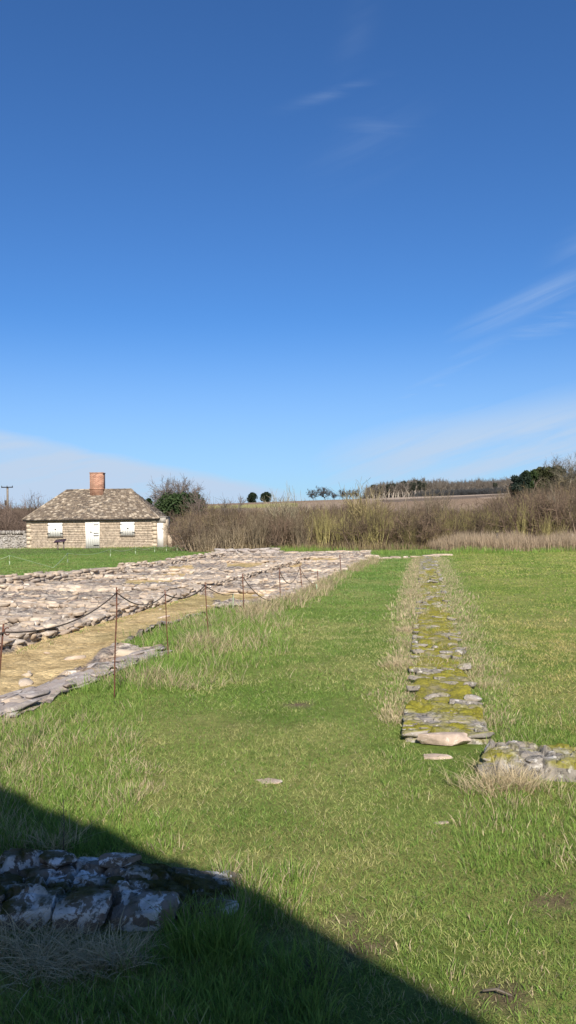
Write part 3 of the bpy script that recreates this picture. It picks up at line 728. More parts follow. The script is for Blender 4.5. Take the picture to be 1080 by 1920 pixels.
# ------------------------------------------------------------------ bare twiggy growth
def grow(rng, start, dirs, lens, rad_, levels, nch, spread, up=.15, ratio=.55, k=3, tmin=.25):
    """returns list per level of (P0,P1,R0,R1)"""
    out = []
    for lv in range(levels):
        n = len(start); P = start; D = dirs / np.linalg.norm(dirs, axis=1)[:, None]; segs = []; pts = [P]; ds = []
        for i in range(k):
            D2 = D + rng.normal(size=D.shape) * .16; D2[:, 2] += up; D2 /= np.linalg.norm(D2, axis=1)[:, None]
            Pn = P + D2 * (lens / k)[:, None]; r0 = rad_ * (1 - i / k * .7); r1 = rad_ * (1 - (i + 1) / k * .7)
            segs.append((P, Pn, r0, r1)); P = Pn; D = D2; pts.append(P); ds.append(D)
        out.append(tuple(np.concatenate([s[j] for s in segs]) for j in range(4)))
        if lv == levels - 1: break
        pts = np.array(pts); ds = np.array(ds); c = nch[lv]; par = np.repeat(np.arange(n), c)
        t = rng.uniform(tmin, 1, len(par)) * k; i = np.minimum(t.astype(int), k - 1); f = (t - i)[:, None]
        st_ = pts[i, par] * (1 - f) + pts[i + 1, par] * f
        a = rng.normal(size=(len(par), 3)); nd = ds[i, par] + a * spread
        lens = lens[par] * ratio * rng.uniform(.6, 1.2, len(par)); rad_ = rad_[par] * .45; start, dirs = st_, nd
    return out
def seg_mesh(segs, col, colv=.25, sides=3, minr=0.0):
    lv = np.concatenate([np.full(len(s[0]), 1.75 if j == 0 and len(segs) > 1 else 1.0) for j, s in enumerate(segs)])
    P0, P1, r0, r1 = [np.concatenate([s[j] for s in segs]) for j in range(4)]
    r0 = np.maximum(r0, minr); r1 = np.maximum(r1, minr * .6)
    n = len(P0); D = P1 - P0; D /= np.linalg.norm(D, axis=1)[:, None] + 1e-9
    up = np.where(np.abs(D[:, 2:3]) < .9, [[0, 0, 1.]], [[1., 0, 0]]); U = np.cross(D, up); U /= np.linalg.norm(U, axis=1)[:, None] + 1e-9; W = np.cross(D, U)
    V = []
    for P, r in ((P0, r0), (P1, r1)):
        for j in range(sides):
            a = j * 2 * math.pi / sides; V.append(P + r[:, None] * (math.cos(a) * U + math.sin(a) * W))
    V = np.stack(V, 1).reshape(-1, 3); b = np.arange(n)[:, None] * 2 * sides
    Q = np.concatenate([b + np.array([[j, (j + 1) % sides, sides + (j + 1) % sides, sides + j]]) for j in range(sides)])
    c = np.asarray(col) * (lv * (1 + R.uniform(-colv, colv, n)))[:, None]
    return V, Q, np.repeat(c, 2 * sides, 0)
def bush(seed, h, wid, nst, nch, r0=.02, upright=.5, spread=.5, up=.1, levels=3, minr=.006):
    rng = np.random.default_rng(seed)
    s = np.zeros((nst, 3)); s[:, :2] = rng.normal(size=(nst, 2)) * wid * .22
    d = np.zeros((nst, 3)); d[:, :2] = s[:, :2] / (wid * .3) * (1 - upright) + rng.normal(size=(nst, 2)) * .25; d[:, 2] = 1
    return grow(rng, s, d, h * rng.uniform(.6, 1.0, nst), np.full(nst, r0), levels, nch, spread, up)
# library of scrub shapes of height 1
LIB = [seg_mesh(bush(i, .85, 1.0 + .3 * (i % 3), 11, [9, 8], .019, .1, .85, .05, 3), (1, 1, 1), .3, 3, .0032) for i in range(7)]
LIBU = [seg_mesh(bush(50 + i, 1.0, .9, 26, [6], .009, .85, .28, .12, 2), (1, 1, 1), .3, 3, .0045) for i in range(4)]
SKY_ = np.array([(-50, 940), (0, 945), (80, 940), (130, 960), (300, 966), (312, 962), (340, 956), (400, 954), (450, 955), (500, 957), (560, 950), (600, 954), (660, 952), (700, 953), (760, 956), (800, 947), (830, 955), (900, 956), (930, 948), (958, 925), (1000, 921), (1080, 917), (1300, 915)])
def skyline(px): return np.interp(px, SKY_[:, 0], SKY_[:, 1])
def proj(x, y, z):
    v = RM.transposed() @ Vector((x, y, z - EYE)); return 540 + F * v.x / -v.z, 960 - F * v.y / -v.z
def scatter_bushes(n, y0, y1, hr, colf, lib, px0=-60, px1=1180, sx=1.0, keep=None):
    V = []; Q = []; Cc = []; m = 0
    for i in range(n):
        px = R.uniform(px0, px1); y = math.sqrt(R.uniform(y0 * y0, y1 * y1)); x = dep(px, 980, y)[0]
        if keep and not keep(x, y): continue
        z = float(gh(x, y)); zt = dep(px, float(skyline(px)) + abs(R.normal()) * 8 - R.uniform(0, 5), y)[2]
        h = min(R.uniform(*hr), zt - z)
        if h < .5: continue
        v, q, c = lib[R.integers(len(lib))]; a = R.uniform(0, 6.3); ww = max(h, 1.6) * sx * R.uniform(.8, 1.2)
        ca, sa = math.cos(a), math.sin(a)
        vv = np.stack([(v[:, 0] * ca - v[:, 1] * sa) * ww + x, (v[:, 0] * sa + v[:, 1] * ca) * ww + y, v[:, 2] * h + z - .05], -1)
        V.append(vv); Q.append(q + m); m += len(vv); Cc.append(c * colf(x, y))
    return np.vstack(V), np.vstack(Q), np.vstack(Cc)
def brown(x, y):
    a = R.random(); b = R.random()
    c = np.array((.23, .155, .105)) * (1 - a) + np.array((.14, .105, .075)) * a
    if b > .8: c = np.array((.25, .19, .10))
    if b > .9: c = np.array((.30, .20, .13))
    return c * R.uniform(.5, .95) * (.45 + 1.1 * float(fbm(x, y, .16, 3)) ** 1.0)
def keepS(x, y): return not (540 + F * x / y < 346 and y < 66)
A = scatter_bushes(400, 47, 72, (2.0, 4.2), brown, LIB, 300, 1150, .75, keepS)
B = scatter_bushes(430, 72, 150, (2.5, 6), brown, LIB, 290, 1150, .8, keepS)
Cc_ = scatter_bushes(160, 64, 115, (3, 8), lambda x, y: np.array((.17, .12, .09)) * R.uniform(.75, 1.2), LIB, -80, 420, .8, lambda x, y: True)
def jn(name, label, cat, arrs):
    V = []; Q = []; C_ = []; n = 0
    for v, q, c in arrs: V.append(v); Q.append(q + n); C_.append(c); n += len(v)
    me = mesh_np(name, np.vstack(V), np.vstack(Q), None, [M_twig], {'col': np.vstack(C_)})
    return tag(link(name, me, origin=False), label, cat, kind='stuff')
jn('scrub', 'dense brown leafless scrub filling the valley behind the lawns', 'scrub', [A, B])
jn('distant_thicket', 'brown leafless thicket behind the stone house and dry stone wall', 'scrub', [Cc_])
D_ = scatter_bushes(190, 46.5, 54, (1.0, 2.3), lambda x, y: np.array((.29, .245, .10)) * R.uniform(.5, 1.15) if x > 1 else np.array((.22, .17, .11)) * R.uniform(.7, 1.2), LIBU, 330, 1150, .7, lambda x, y: not (x < -5.5))
jn('undergrowth', 'low yellowish upright shoots and brambles at the foot of the scrub', 'undergrowth', [D_])
print('scrub', time.time() - T0)

# ------------------------------------------------------------------ trees
def bare_tree_meshes(seed, h, spread=.5, trunk_h=.3, tcol=(.16, .13, .10), ccol=(.15, .125, .10), n1=9, n2=8, n3=9, minr=.012, up=.1, width=1.0):
    rng = np.random.default_rng(seed)
    tr = grow(rng, np.zeros((1, 3)), np.array([[rng.normal() * .05, rng.normal() * .05, 1.]]), np.array([h * .75]), np.array([h * .026]), 1, [], .1, .1, k=6)
    P0, P1, r0, r1 = tr[0]; par = rng.integers(1 if trunk_h < .3 else 2, 6, n1); f = rng.random(n1)[:, None]
    st_ = P0[par] * (1 - f) + P1[par] * f; d = rng.normal(size=(n1, 3)); d[:, 2] = np.abs(d[:, 2]) * .5 + .55; d[:, :2] *= width
    lim = grow(rng, st_, d, h * rng.uniform(.3, .5, n1), r0[par] * .55, 3, [n2, n3], spread, up, .55)
    trunk = seg_mesh([tr[0], lim[0]], tcol, .1, 5, minr); crown = seg_mesh(lim[1:], ccol, .25, 3, minr * .8)
    return (mesh_np('trunk', trunk[0], trunk[1], None, [M_twig], {'col': trunk[2]}, True), mesh_np('crown', crown[0], crown[1], None, [M_twig], {'col': crown[2]}))
def leaf_crown(rng, clumps, n, size, c1, c2):
    """clumps: array (k,4) x,y,z,r ; n leaves in all"""
    w = clumps[:, 3] ** 2; i = rng.choice(len(clumps), n, p=w / w.sum()); d = rng.normal(size=(n, 3)); d /= np.linalg.norm(d, axis=1)[:, None]
    p = clumps[i, :3] + d * (clumps[i, 3] * rng.uniform(.45, 1.05, n) ** .6)[:, None]
    a = rng.normal(size=(n, 3)); a /= np.linalg.norm(a, axis=1)[:, None]; b = np.cross(a, rng.normal(size=(n, 3))); b /= np.linalg.norm(b, axis=1)[:, None]
    s = size * rng.uniform(.5, 1.4, n)[:, None]
    V = np.stack([p - a * s, p + b * s * .5, p + a * s, p - b * s * .5], 1).reshape(-1, 3); Q = np.arange(4 * n).reshape(-1, 4)
    cl = rng.random(len(clumps))[i]; c = lerp(c1, c2, np.clip(cl * .7 + rng.random(n) * .4, 0, 1))
    return V, Q, np.repeat(c, 4, 0)
def evergreen_meshes(seed, h, wid, base=.12, c1=(.018, .035, .012), c2=(.05, .08, .025), shape='cone', n=9000, nc=60, leaf=.16, tcol=(.14, .11, .08)):
    rng = np.random.default_rng(seed); t = rng.random(nc) ** .8; z = h * (base + (1 - base) * t)
    if shape == 'cone': rr = wid / 2 * (1 - t) ** .8
    elif shape == 'round': rr = wid / 2 * np.sqrt(np.clip(1 - (2 * t - 1) ** 2, .05, 1))
    else: rr = wid / 2 * np.clip(.5 + .8 * t - .7 * t ** 4, .2, 1)
    a = rng.uniform(0, 6.3, nc); q = rng.uniform(.3, .95, nc) * rr
    cr = np.clip(.28 * rr + .08 * wid, .1, None) * rng.uniform(.7, 1.2, nc)
    cl = np.stack([np.cos(a) * q, np.sin(a) * q, z * .97, cr], -1); cl[:, 2] = np.minimum(cl[:, 2], h - cr * .6)
    V, Q, c = leaf_crown(rng, cl, n, leaf, np.array(c1), np.array(c2))
    crown = mesh_np('crown', V, Q, None, [M_leaf], {'col': c})
    tr = grow(rng, np.zeros((1, 3)), np.array([[0, 0, 1.]]), np.array([h * .9]), np.array([h * .028]), 2, [10], .8, .05, .3, k=5)
    tv, tq, tc = seg_mesh(tr, tcol, .1, 6, .02)
    return mesh_np('trunk', tv, tq, None, [M_twig], {'col': tc}, True), crown
def place_tree(name, label, meshes, px, Y, group=None, rz=0, s=1.0, cat='tree', zoff=-.1):
    x = dep(px, 980, Y)[0]; z = float(gh(x, Y)) + zoff
    r = empty(name, (x, Y, z)); r.rotation_euler.z = rz; r.scale = (s,) * 3 if np.isscalar(s) else s; tag(r, label, cat, group)
    for nm, m in zip(('trunk', 'crown'), meshes):
        o = bpy.data.objects.new(nm, m); o.parent = r; COL.objects.link(o)
    return r
def h_for(px, py, Y):
    x = dep(px, 980, Y)[0]; return dep(px, py, Y)[2] - float(gh(x, Y))
# beside the house
h = h_for(290, 932, 80); place_tree('conifer', 'small dark conifer peeking over the right slope of the house roof', evergreen_meshes(3, h, 2.4, .1, nc=40, n=6000), 279, 80)
h = h_for(262, 930, 82); place_tree('conifer', 'dark conifer top half hidden by the house roof, left of the other one', evergreen_meshes(4, h, 2.0, .1, nc=30, n=4000), 260, 82)
h = h_for(320, 907, 92); place_tree('bare_tree', 'tall rounded leafless tree rising behind the dark evergreen bush beside the house', bare_tree_meshes(11, h * 1.0, .65, .2, ccol=(.17, .14, .12), n1=34, n2=13, n3=13, minr=.018, up=.0, width=1.0), 320, 92, s=(.9, .9, 1))
h = h_for(345, 928, 74); place_tree('evergreen_tree', 'broad dark green evergreen growing right of the house above the scrub', evergreen_meshes(6, h, 4.2, .25, (.02, .04, .012), (.06, .09, .03), 'dome', 12000, 70, .15), 341, 74)
h = h_for(378, 932, 70); place_tree('bare_tree', 'slim leafless tree with a rounded top right of the dark evergreen', bare_tree_meshes(12, h, .5, .3, ccol=(.17, .13, .11), n1=8, n2=9, n3=8, minr=.012), 378, 70, s=(.8, .8, 1))
h = h_for(430, 940, 66); place_tree('bare_tree', 'thin leafless tree above the scrub between the house and the hill field', bare_tree_meshes(13, h, .5, .3, ccol=(.16, .13, .11), n1=8, n2=8, n3=8), 430, 66)
# willow in the middle
h = h_for(545, 940, 50)
def fan_tree(seed, h, nst, col, spreadw=.9):
    rng = np.random.default_rng(seed); s = rng.normal(size=(nst, 3)) * .05 * (1, 1, 0); d = rng.normal(size=(nst, 3)) * spreadw * .5; d[:, 2] = 1
    seg = grow(rng, s, d, h * rng.uniform(.6, 1.0, nst), np.full(nst, .045), 3, [9, 7], .42, .12)
    t = seg_mesh([seg[0]], np.array(col), .12, 5, .018); c = seg_mesh(seg[1:], np.array(col) * .95, .25, 3, .009)
    return mesh_np('trunk', t[0], t[1], None, [M_twig], {'col': t[2]}, True), mesh_np('crown', c[0], c[1], None, [M_twig], {'col': c[2]})
place_tree('willow', 'pale many-stemmed leafless willow standing alone in the middle of the scrub', fan_tree(21, h * .85, 15, (.27, .23, .15)), 538, 50)
place_tree('willow', 'yellowish upright leafless willow left of the gap in the scrub right of the middle', fan_tree(22, 3.0, 13, (.24, .19, .09), .6), 690, 53)
place_tree('willow', 'dark bushy leafless sallow before the field under the left end of the hilltop wood', fan_tree(23, h_for(800, 938, 62), 17, (.19, .15, .10), .9), 800, 62)
place_tree('willow', 'grey leafless sallow at the right edge of the photo below the wood', fan_tree(24, h_for(1040, 950, 60), 17, (.21, .18, .13), .9), 1040, 60)
place_tree('willow', 'ochre leafless sallow below the dark conifer on the right', fan_tree(25, h_for(950, 950, 64), 15, (.23, .18, .10), .9), 950, 64)
# hilltop single trees
rt = evergreen_meshes(31, 6.5, 7.0, .08, (.012, .02, .010), (.03, .045, .018), 'round', 5000, 40, .35)
place_tree('round_tree', 'left one of two dark round evergreens standing on the hill crest', rt, 474, 352, 'lone trees on the hill crest', 0, (.62, .62, .72))
place_tree('round_tree', 'right one of two dark round evergreens standing on the hill crest', rt, 500, 350, 'lone trees on the hill crest', 1.2, (.62, .62, .7))
bt = bare_tree_meshes(32, 9, .7, .2, (.06, .055, .05), (.07, .062, .058), 16, 9, 9, .06, width=1.3)
place_tree('bare_tree', 'darkest rounded bare tree on the skyline between the round evergreens and the wood', bt, 610, 350, 'lone trees on the hill crest', 0, (.85, .85, .62))
for i, (px, s, lab) in enumerate(((588, .55, 'small pale bare tree just left of the darkest rounded skyline tree'), (628, .4, 'first small bare tree right of the darkest rounded skyline tree'), (643, .5, 'second small bare tree right of the darkest rounded skyline tree'),
                                (656, .48, 'small bare tree in the middle of the gap before the hilltop wood'), (667, .5, 'narrow small dark tree just before the left end of the hilltop wood'))):
    place_tree('bare_tree', lab, bt, px, 352, 'lone trees on the hill crest', i, (s, s, s * .95))
# hilltop wood
pinev = [evergreen_meshes(40 + i, 15, 6.5, .5, (.03, .036, .026), (.075, .08, .055), 'dome', 2600, 26, .5, (.24, .20, .165)) for i in range(3)]
barev = [bare_tree_meshes(60 + i, 15, .5, .3, (.30, .26, .21), (.155, .13, .105), 12, 9, 8, .06) for i in range(4)]
topw = np.array([(683, 921), (692, 913), (705, 909), (740, 906), (775, 901), (800, 902), (830, 903), (870, 904), (910, 901), (960, 898), (1000, 896)])
wl = {0: 'leafless tree at the very left end of the hilltop wood', 1: 'second tree from the left end of the hilltop wood', 2: 'third tree from the left end of the hilltop wood'}
i = 0
for row in range(5):
    px = 688 + row * 2
    while px < 990:
        Y = 356 + row * 10 + R.uniform(-2, 2); hh = h_for(px, float(np.interp(px, topw[:, 0], topw[:, 1])) + R.uniform(-1.5, 4) + (row == 0) * 2, Y)
        pine = row < 3 and (700 < px < 800 and R.random() < .6 or R.random() < .05)
        if row == 0 and i in wl: lab = wl[i]
        elif pine: lab = 'pale trunked pine with a dark crown in the left half of the hilltop wood' if px < 830 else 'scattered pine among bare trees in the right half of the hilltop wood'
        else: lab = 'leafless pale trunked tree in the left half of the hilltop wood' if px < 830 else 'leafless tree in the long right half of the hilltop wood'
        v = pinev[R.integers(3)] if pine else barev[R.integers(4)]
        place_tree('pine_tree' if pine else 'bare_tree', lab, v, px, Y, 'trees of the hilltop wood', R.uniform(0, 6.3), (hh / 15 * .9, hh / 15 * .9, hh / 15))
        i += 1; px += R.uniform(7, 12) if px < 800 else R.uniform(9, 15)
# brushwood between the far trunks
V = []; Q = []; C_ = []; m = 0
for px in np.arange(692, 990, 1.1):
    Y = 398 + R.uniform(-8, 8); x = dep(px, 980, Y)[0]; z = float(gh(x, Y)); v, q, c = LIB[R.integers(len(LIB))]; hh = max(2.5, (dep(px, float(np.interp(px, topw[:, 0], topw[:, 1])) + 8, Y)[2] - z)) * R.uniform(.75, 1.0)
    V.append(v * (4.5, 4, hh) + (x, Y, z)); Q.append(q + m); m += len(v); C_.append(c * np.array((.13, .11, .095)) * R.uniform(.7, 1.1))
jn('distant_brushwood', 'grey brown brushwood filling the gaps between the hilltop trunks', 'wood', [(np.vstack(V), np.vstack(Q), np.vstack(C_))])
# hedge under the wood
hv = scatter_bushes(1, 10, 11, (1, 2), brown, LIB)
V = []; Q = []; C_ = []; m = 0
for px in np.arange(795, 985, 2.2):
    Y = 345 + R.uniform(-3, 3); x = dep(px, 980, Y)[0]; z = float(gh(x, Y)); v, q, c = LIB[R.integers(len(LIB))]; a = R.uniform(.9, 1.2)
    V.append(v * (5, 3, 2.6 * a) + (x, Y, z)); Q.append(q + m); m += len(v); C_.append(c * .07)
jn('hedge', 'dark low hedge along the foot of the hilltop wood', 'hedge', [(np.vstack(V), np.vstack(Q), np.vstack(C_))])['kind'] = 'thing'
# near wood on the right
def rwood(label, px, Y, py, kind, seed, wid=5, **kw):
    h = h_for(px, py, Y)
    if kind == 'pine': m_ = evergreen_meshes(seed, h, wid, **kw)
    else: m_ = bare_tree_meshes(seed, h * 1.05, .55, .2, n1=16, n2=10, n3=10, minr=.022, **kw)
    place_tree('conifer' if kind == 'pine' else 'bare_tree', label, m_, px, Y, 'trees of the wood on the right', cat='tree')
pk = dict(base=.25, shape='dome', n=8000, nc=55, leaf=.28)
pk.update(base=.2, n=5000, nc=38, leaf=.24)
rwood('blackish green conifer at the left corner of the wood on the right', 970, 170, 893, 'pine', 71, 3.6, c1=(.012, .022, .017), c2=(.032, .048, .032), **pk)
rwood('second blackish conifer, just right of the one at the corner of the wood', 982, 173, 886, 'pine', 72, 3.8, c1=(.012, .022, .015), c2=(.04, .058, .03), **pk)
rwood('mid green conifer third from the left corner of the wood on the right', 995, 176, 882, 'pine', 73, 4.0, c1=(.03, .05, .015), c2=(.07, .10, .035), **pk)
rwood('yellowish green conifer fourth from the left corner of the wood on the right', 1008, 178, 880, 'pine', 81, 4.0, c1=(.035, .05, .018), c2=(.085, .10, .035), **pk)
rwood('olive green conifer in the middle of the wood on the right', 1022, 178, 877, 'pine', 82, 4.2, c1=(.035, .045, .018), c2=(.085, .085, .035), **pk)
rwood('olive brown conifer left of the tall leafless trees at the right edge', 1038, 179, 874, 'pine', 83, 4.2, c1=(.04, .045, .022), c2=(.09, .085, .045), **pk)
rwood('reddish leafless larch between the green conifers and the right edge', 1036, 186, 876, 'bare', 74, ccol=(.13, .095, .065))
rwood('small olive conifer behind the reddish larch', 1044, 182, 876, 'pine', 75, 5.5, c1=(.035, .045, .02), c2=(.08, .08, .04), **pk)
rwood('pale barked leafless tree in front of the right end of the wood', 1064, 168, 876, 'bare', 76, tcol=(.26, .22, .16), ccol=(.14, .12, .085))
rwood('tallest leafless tree at the right edge of the photo', 1078, 176, 858, 'bare', 77, ccol=(.12, .10, .075))
rwood('brown leafless tree in the low front of the wood on the right', 1014, 160, 938, 'bare', 78, ccol=(.13, .105, .07))
rwood('brown leafless tree below the pale barked tree in the wood on the right', 1050, 155, 932, 'bare', 79, ccol=(.14, .11, .075))
rwood('leafless tree just beyond the right edge of the wood', 1100, 170, 866, 'bare', 80, ccol=(.17, .14, .10))
V = []; Q = []; C_ = []; m = 0
for q in range(110):
    px = R.uniform(968, 1150); Y = R.uniform(165, 195); x = dep(px, 980, Y)[0]; z = float(gh(x, Y)); v, qq, c = LIB[R.integers(len(LIB))]
    hh = (dep(px, float(np.interp(px, (965, 1000, 1040, 1080, 1150), (924, 910, 900, 886, 880))), Y)[2] - z) * R.uniform(.7, 1.05)
    V.append(v * (4.5, 4.5, hh) + (x, Y, z)); Q.append(qq + m); m += len(v); C_.append(c * np.array((.15, .125, .085)) * R.uniform(.5, 1.05))
jn('woodland_undergrowth', 'brown leafless undergrowth filling the wood on the right hillside', 'wood', [(np.vstack(V), np.vstack(Q), np.vstack(C_))])
print('trees', time.time() - T0)

# ------------------------------------------------------------------ house
HA = dep(50, 1026.5, HY); HB = dep(294, 1022, HY)
hx0, hx1 = HA[0], HB[0]; HW = hx1 - hx0; HZ = .0; EV = 2.02; HD = 4.7
house = tag(empty('stone_house', ((hx0 + hx1) / 2, HY, HZ)), 'small stone cottage with hipped stone slate roof and shuttered windows on the left lawn', 'house')
def hp(px): return hx0 + (px - 50) / (294 - 50) * HW
K = (294 - 50) / HW
openings = [(hp(90), hp(118), EV - 1.20, EV - .24), (hp(226), hp(253), EV - 1.20, EV - .24), (hp(161), hp(187), -.1, EV - .20)]
wb = MB()
wb.box(hx0 + .02, hx1 - .02, HY + .03, HY + HD, -.2, EV - .02, a=.5, m=1)
def face_stones(mb, x0, x1, z0, z1, y, openings, ax='x', ch=.115, out=-1):
    z = z0
    while z < z1 - .03:
        c = min(ch * R.uniform(.55, 1.35), z1 - z); x = x0 - R.uniform(0, .2)
        while x < x1:
            l = R.uniform(.10, .5); a0, a1 = max(x, x0), min(x + l, x1); x += l
            if a1 - a0 < .04: continue
            spans = [(a0, a1)]
            for o in openings:
                if z + c > o[2] + .01 and z < o[3] - .01:
                    ns = []
                    for s0, s1 in spans:
                        if s1 <= o[0] or s0 >= o[1]: ns.append((s0, s1)); continue
                        if s0 < o[0] - .03: ns.append((s0, o[0]))
                        if s1 > o[1] + .03: ns.append((o[1], s1))
                    spans = ns
            for s0, s1 in spans:
                pr = R.uniform(.0, .005); g = .003; lo = (R.random() ** 1.0) * (.75 if z > z0 + .35 else 1) + (.25 if z < z0 + .3 else 0)
                lo = min(lo, 1)
                if ax == 'x': mb.box(s0 + g, s1 - g, y + out * pr, y - out * .03, z + g, z + c - g * .5, a=lo)
                else: mb.box(y + out * pr, y - out * .03, s0 + g, s1 - g, z + g, z + c - g * .5, a=lo)
        z += c
face_stones(wb, hx0, hx1, -.12, EV - .01, HY, openings)
face_stones(wb, HY, HY + HD, -.12, EV - .01, hx1 + 0.0, [], 'y', out=1)
face_stones(wb, HY, HY + HD, -.12, EV - .01, hx0 - 0.0, [], 'y', out=-1)
for cx in (hx0, hx1 - .24):   # quoins
    for kq in range(7):
        wq = .24 if kq % 2 else .34; xx = cx if cx == hx0 else hx1 - wq
        wb.box(xx, xx + wq, HY - .03, HY + .2, kq * .285 + .01, kq * .285 + .275, a=.8)
wb.build('wall', [M_house, M_mortar], house)
# roof
ov = .22; RX0, RX1, RY0, RY1 = hx0 - ov, hx1 + ov, HY - ov, HY + HD + ov
ez = EV + .0; RH = 2.12; rx0_, rx1_ = hp(109), hp(235); ym = HY + HD / 2
rb = MB()
rb.add([[RX0, RY0, ez], [RX1, RY0, ez], [RX1, RY1, ez], [RX0, RY1, ez], [rx0_, ym, ez + RH], [rx1_, ym, ez + RH]], [[0, 1, 5, 4], [2, 3, 4, 5], [3, 2, 1, 0]], [[1, 2, 5], [3, 0, 4]], a=.4)
def slates(mb, A0, A1, B0, B1, rows):
    """courses of slates between eave A0-A1 and top B0-B1"""
    A0, A1, B0, B1 = [np.array(v, float) for v in (A0, A1, B0, B1)]; nrm = np.cross(A1 - A0, B0 - A0); nrm /= np.linalg.norm(nrm)
    if nrm[2] < 0: nrm = -nrm
    for r in range(rows):
        v0, v1 = (r / rows) ** .93, min(1.0, ((r + 1) / rows) ** .93 + .012)
        a, b = A0 + (B0 - A0) * v0, A1 + (B1 - A1) * v0; c, d = A0 + (B0 - A0) * v1, A1 + (B1 - A1) * v1
        L = np.linalg.norm(b - a); t = 0
        while t < L:
            l = R.uniform(.11, .28); t0, t1 = t / L, min(1, (t + l - .012) / L); t += l
            if t1 <= t0: continue
            th = R.uniform(.03, .06); dz = R.normal() * .008
            P = [a + (b - a) * t0 + nrm * (th + dz), a + (b - a) * t1 + nrm * (th + dz + R.normal() * .006), c + (d - c) * t1 + nrm * (.012 + dz), c + (d - c) * t0 + nrm * (.012 + dz)]
            Pb = [p - nrm * (th + .02) for p in P]
            mb.add(P + Pb, [[0, 1, 2, 3], [4, 5, 1, 0], [5, 6, 2, 1], [7, 4, 0, 3]], a=R.random())
e = ez
slates(rb, [RX0, RY0, e], [RX1, RY0, e], [rx0_, ym, e + RH], [rx1_, ym, e + RH], 27)
slates(rb, [RX1, RY0, e], [RX1, RY1, e], [rx1_, ym - .02, e + RH], [rx1_, ym + .02, e + RH], 27)
slates(rb, [RX0, RY1, e], [RX0, RY0, e], [rx0_, ym + .02, e + RH], [rx0_, ym - .02, e + RH], 27)
slates(rb, [RX1, RY1, e], [RX0, RY1, e], [rx1_, ym, e + RH], [rx0_, ym, e + RH], 27)
def ridge(mb, p, q, w=.12):
    p, q = np.array(p, float), np.array(q, float); L = np.linalg.norm(q - p); n = int(L / .4)
    for i in range(n):
        a = p + (q - p) * (i / n); b = p + (q - p) * ((i + .96) / n); mb.tube([a + [0, 0, .03], b + [0, 0, .045]], w * .55, 6, a=R.uniform(.4, .95))
ridge(rb, [rx0_, ym, e + RH], [rx1_, ym, e + RH]); ridge(rb, [RX0, RY0, e], [rx0_, ym, e + RH], .1); ridge(rb, [RX1, RY0, e], [rx1_, ym, e + RH], .1)
roof = rb.build('roof', [M_slate], house)
gb = MB(); gb.box(RX0 + .03, RX1 - .03, RY0 + .02, RY0 + .13, ez - .085, ez + .002); gb.box(RX0 + .1, RX1 - .1, RY0 + .13, HY + .0, ez - .05, ez - .004); g_ = gb.build('gutter', M_lead, house)
cb = MB(); cx0, cx1 = hp(157.5), hp(182.5); cy0 = ym - .55; cb.box(cx0, cx1, cy0, cy0 + .8, e + RH - .65, e + RH + 1.2); cb.box(cx0 - .03, cx1 + .03, cy0 - .03, cy0 + .83, e + RH + .02, e + RH + .10); cb.box(cx0 - .025, cx1 + .025, cy0 - .025, cy0 + .825, e + RH + 1.203, e + RH + 1.26)
ch = cb.build('chimney', M_brick, None); ch.parent = roof; ch.location = ch.location - roof.location - house.location
def part_of(o, par, root):
    o.parent = par; o.location = o.location - par.location - (root.location if par is not root else Vector((0, 0, 0)))
for (x0, x1, z0, z1), nm in ((openings[0], 'window'), (openings[1], 'window'), (openings[2], 'door')):
    if nm == 'window':
        mb = MB(); n = 6; w = (x1 - x0 - .02) / n
        for j in range(n): mb.box(x0 + .01 + j * w, x0 + .01 + (j + 1) * w - .006, HY - .035 - (j % 2) * .003, HY - .002, z0 + .05, z1)
        sh = mb.build('shutter', M_white, house)
        mb = MB(); mb.box(x0 - .03, x1 + .03, HY - .075, HY + .02, z0 - .03, z0 + .02); part_of(mb.build('sill', M_wood), sh, house)
        for zz in (z1 - .16, z0 + .2):
            for xs in ((x0 - .04, x0 + .16), (x1 - .16, x1 + .04)):
                mb = MB(); mb.box(xs[0], xs[1], HY - .045, HY - .039, zz, zz + .06); part_of(mb.build('hinge', M_black), sh, house)
        mb = MB(); xm = (x0 + x1) / 2; mb.box(xm - .05, xm + .08, HY - .055, HY - .04, (z0 + z1) / 2 + .03, (z0 + z1) / 2 + .09); mb.box(xm + .05, xm + .08, HY - .055, HY - .04, (z0 + z1) / 2 - .02, (z0 + z1) / 2 + .04); part_of(mb.build('latch', M_black), sh, house)
    else:
        mb = MB(); n = 6; w = (x1 - x0 - .08) / n
        for j in range(n): mb.box(x0 + .04 + j * w, x0 + .04 + (j + 1) * w - .006, HY - .03 - (j % 2) * .003, HY + .01, .0, z1 - .03)
        dr = mb.build('door', M_white, house)
        mb = MB()
        for a, b, c, d in ((x0, x0 + .04, .0, z1), (x1 - .04, x1, .0, z1), (x0 + .04, x1 - .04, z1 - .03, z1)): mb.box(a, b, HY - .045, HY + .01, c, d)
        part_of(mb.build('door_frame', M_white), dr, house)
        for zz in (z1 - .22, z1 - .80, z1 - .98, .16):
            mb = MB(); mb.box(x1 - .42, x1 - .05, HY - .05, HY - .036, zz, zz + .06); part_of(mb.build('hinge', M_black), dr, house)
        mb = MB(); mb.box(x0 + .28, x0 + .48, HY - .05, HY - .036, z1 - .72, z1 - .66); part_of(mb.build('letter_slot', M_black), dr, house)
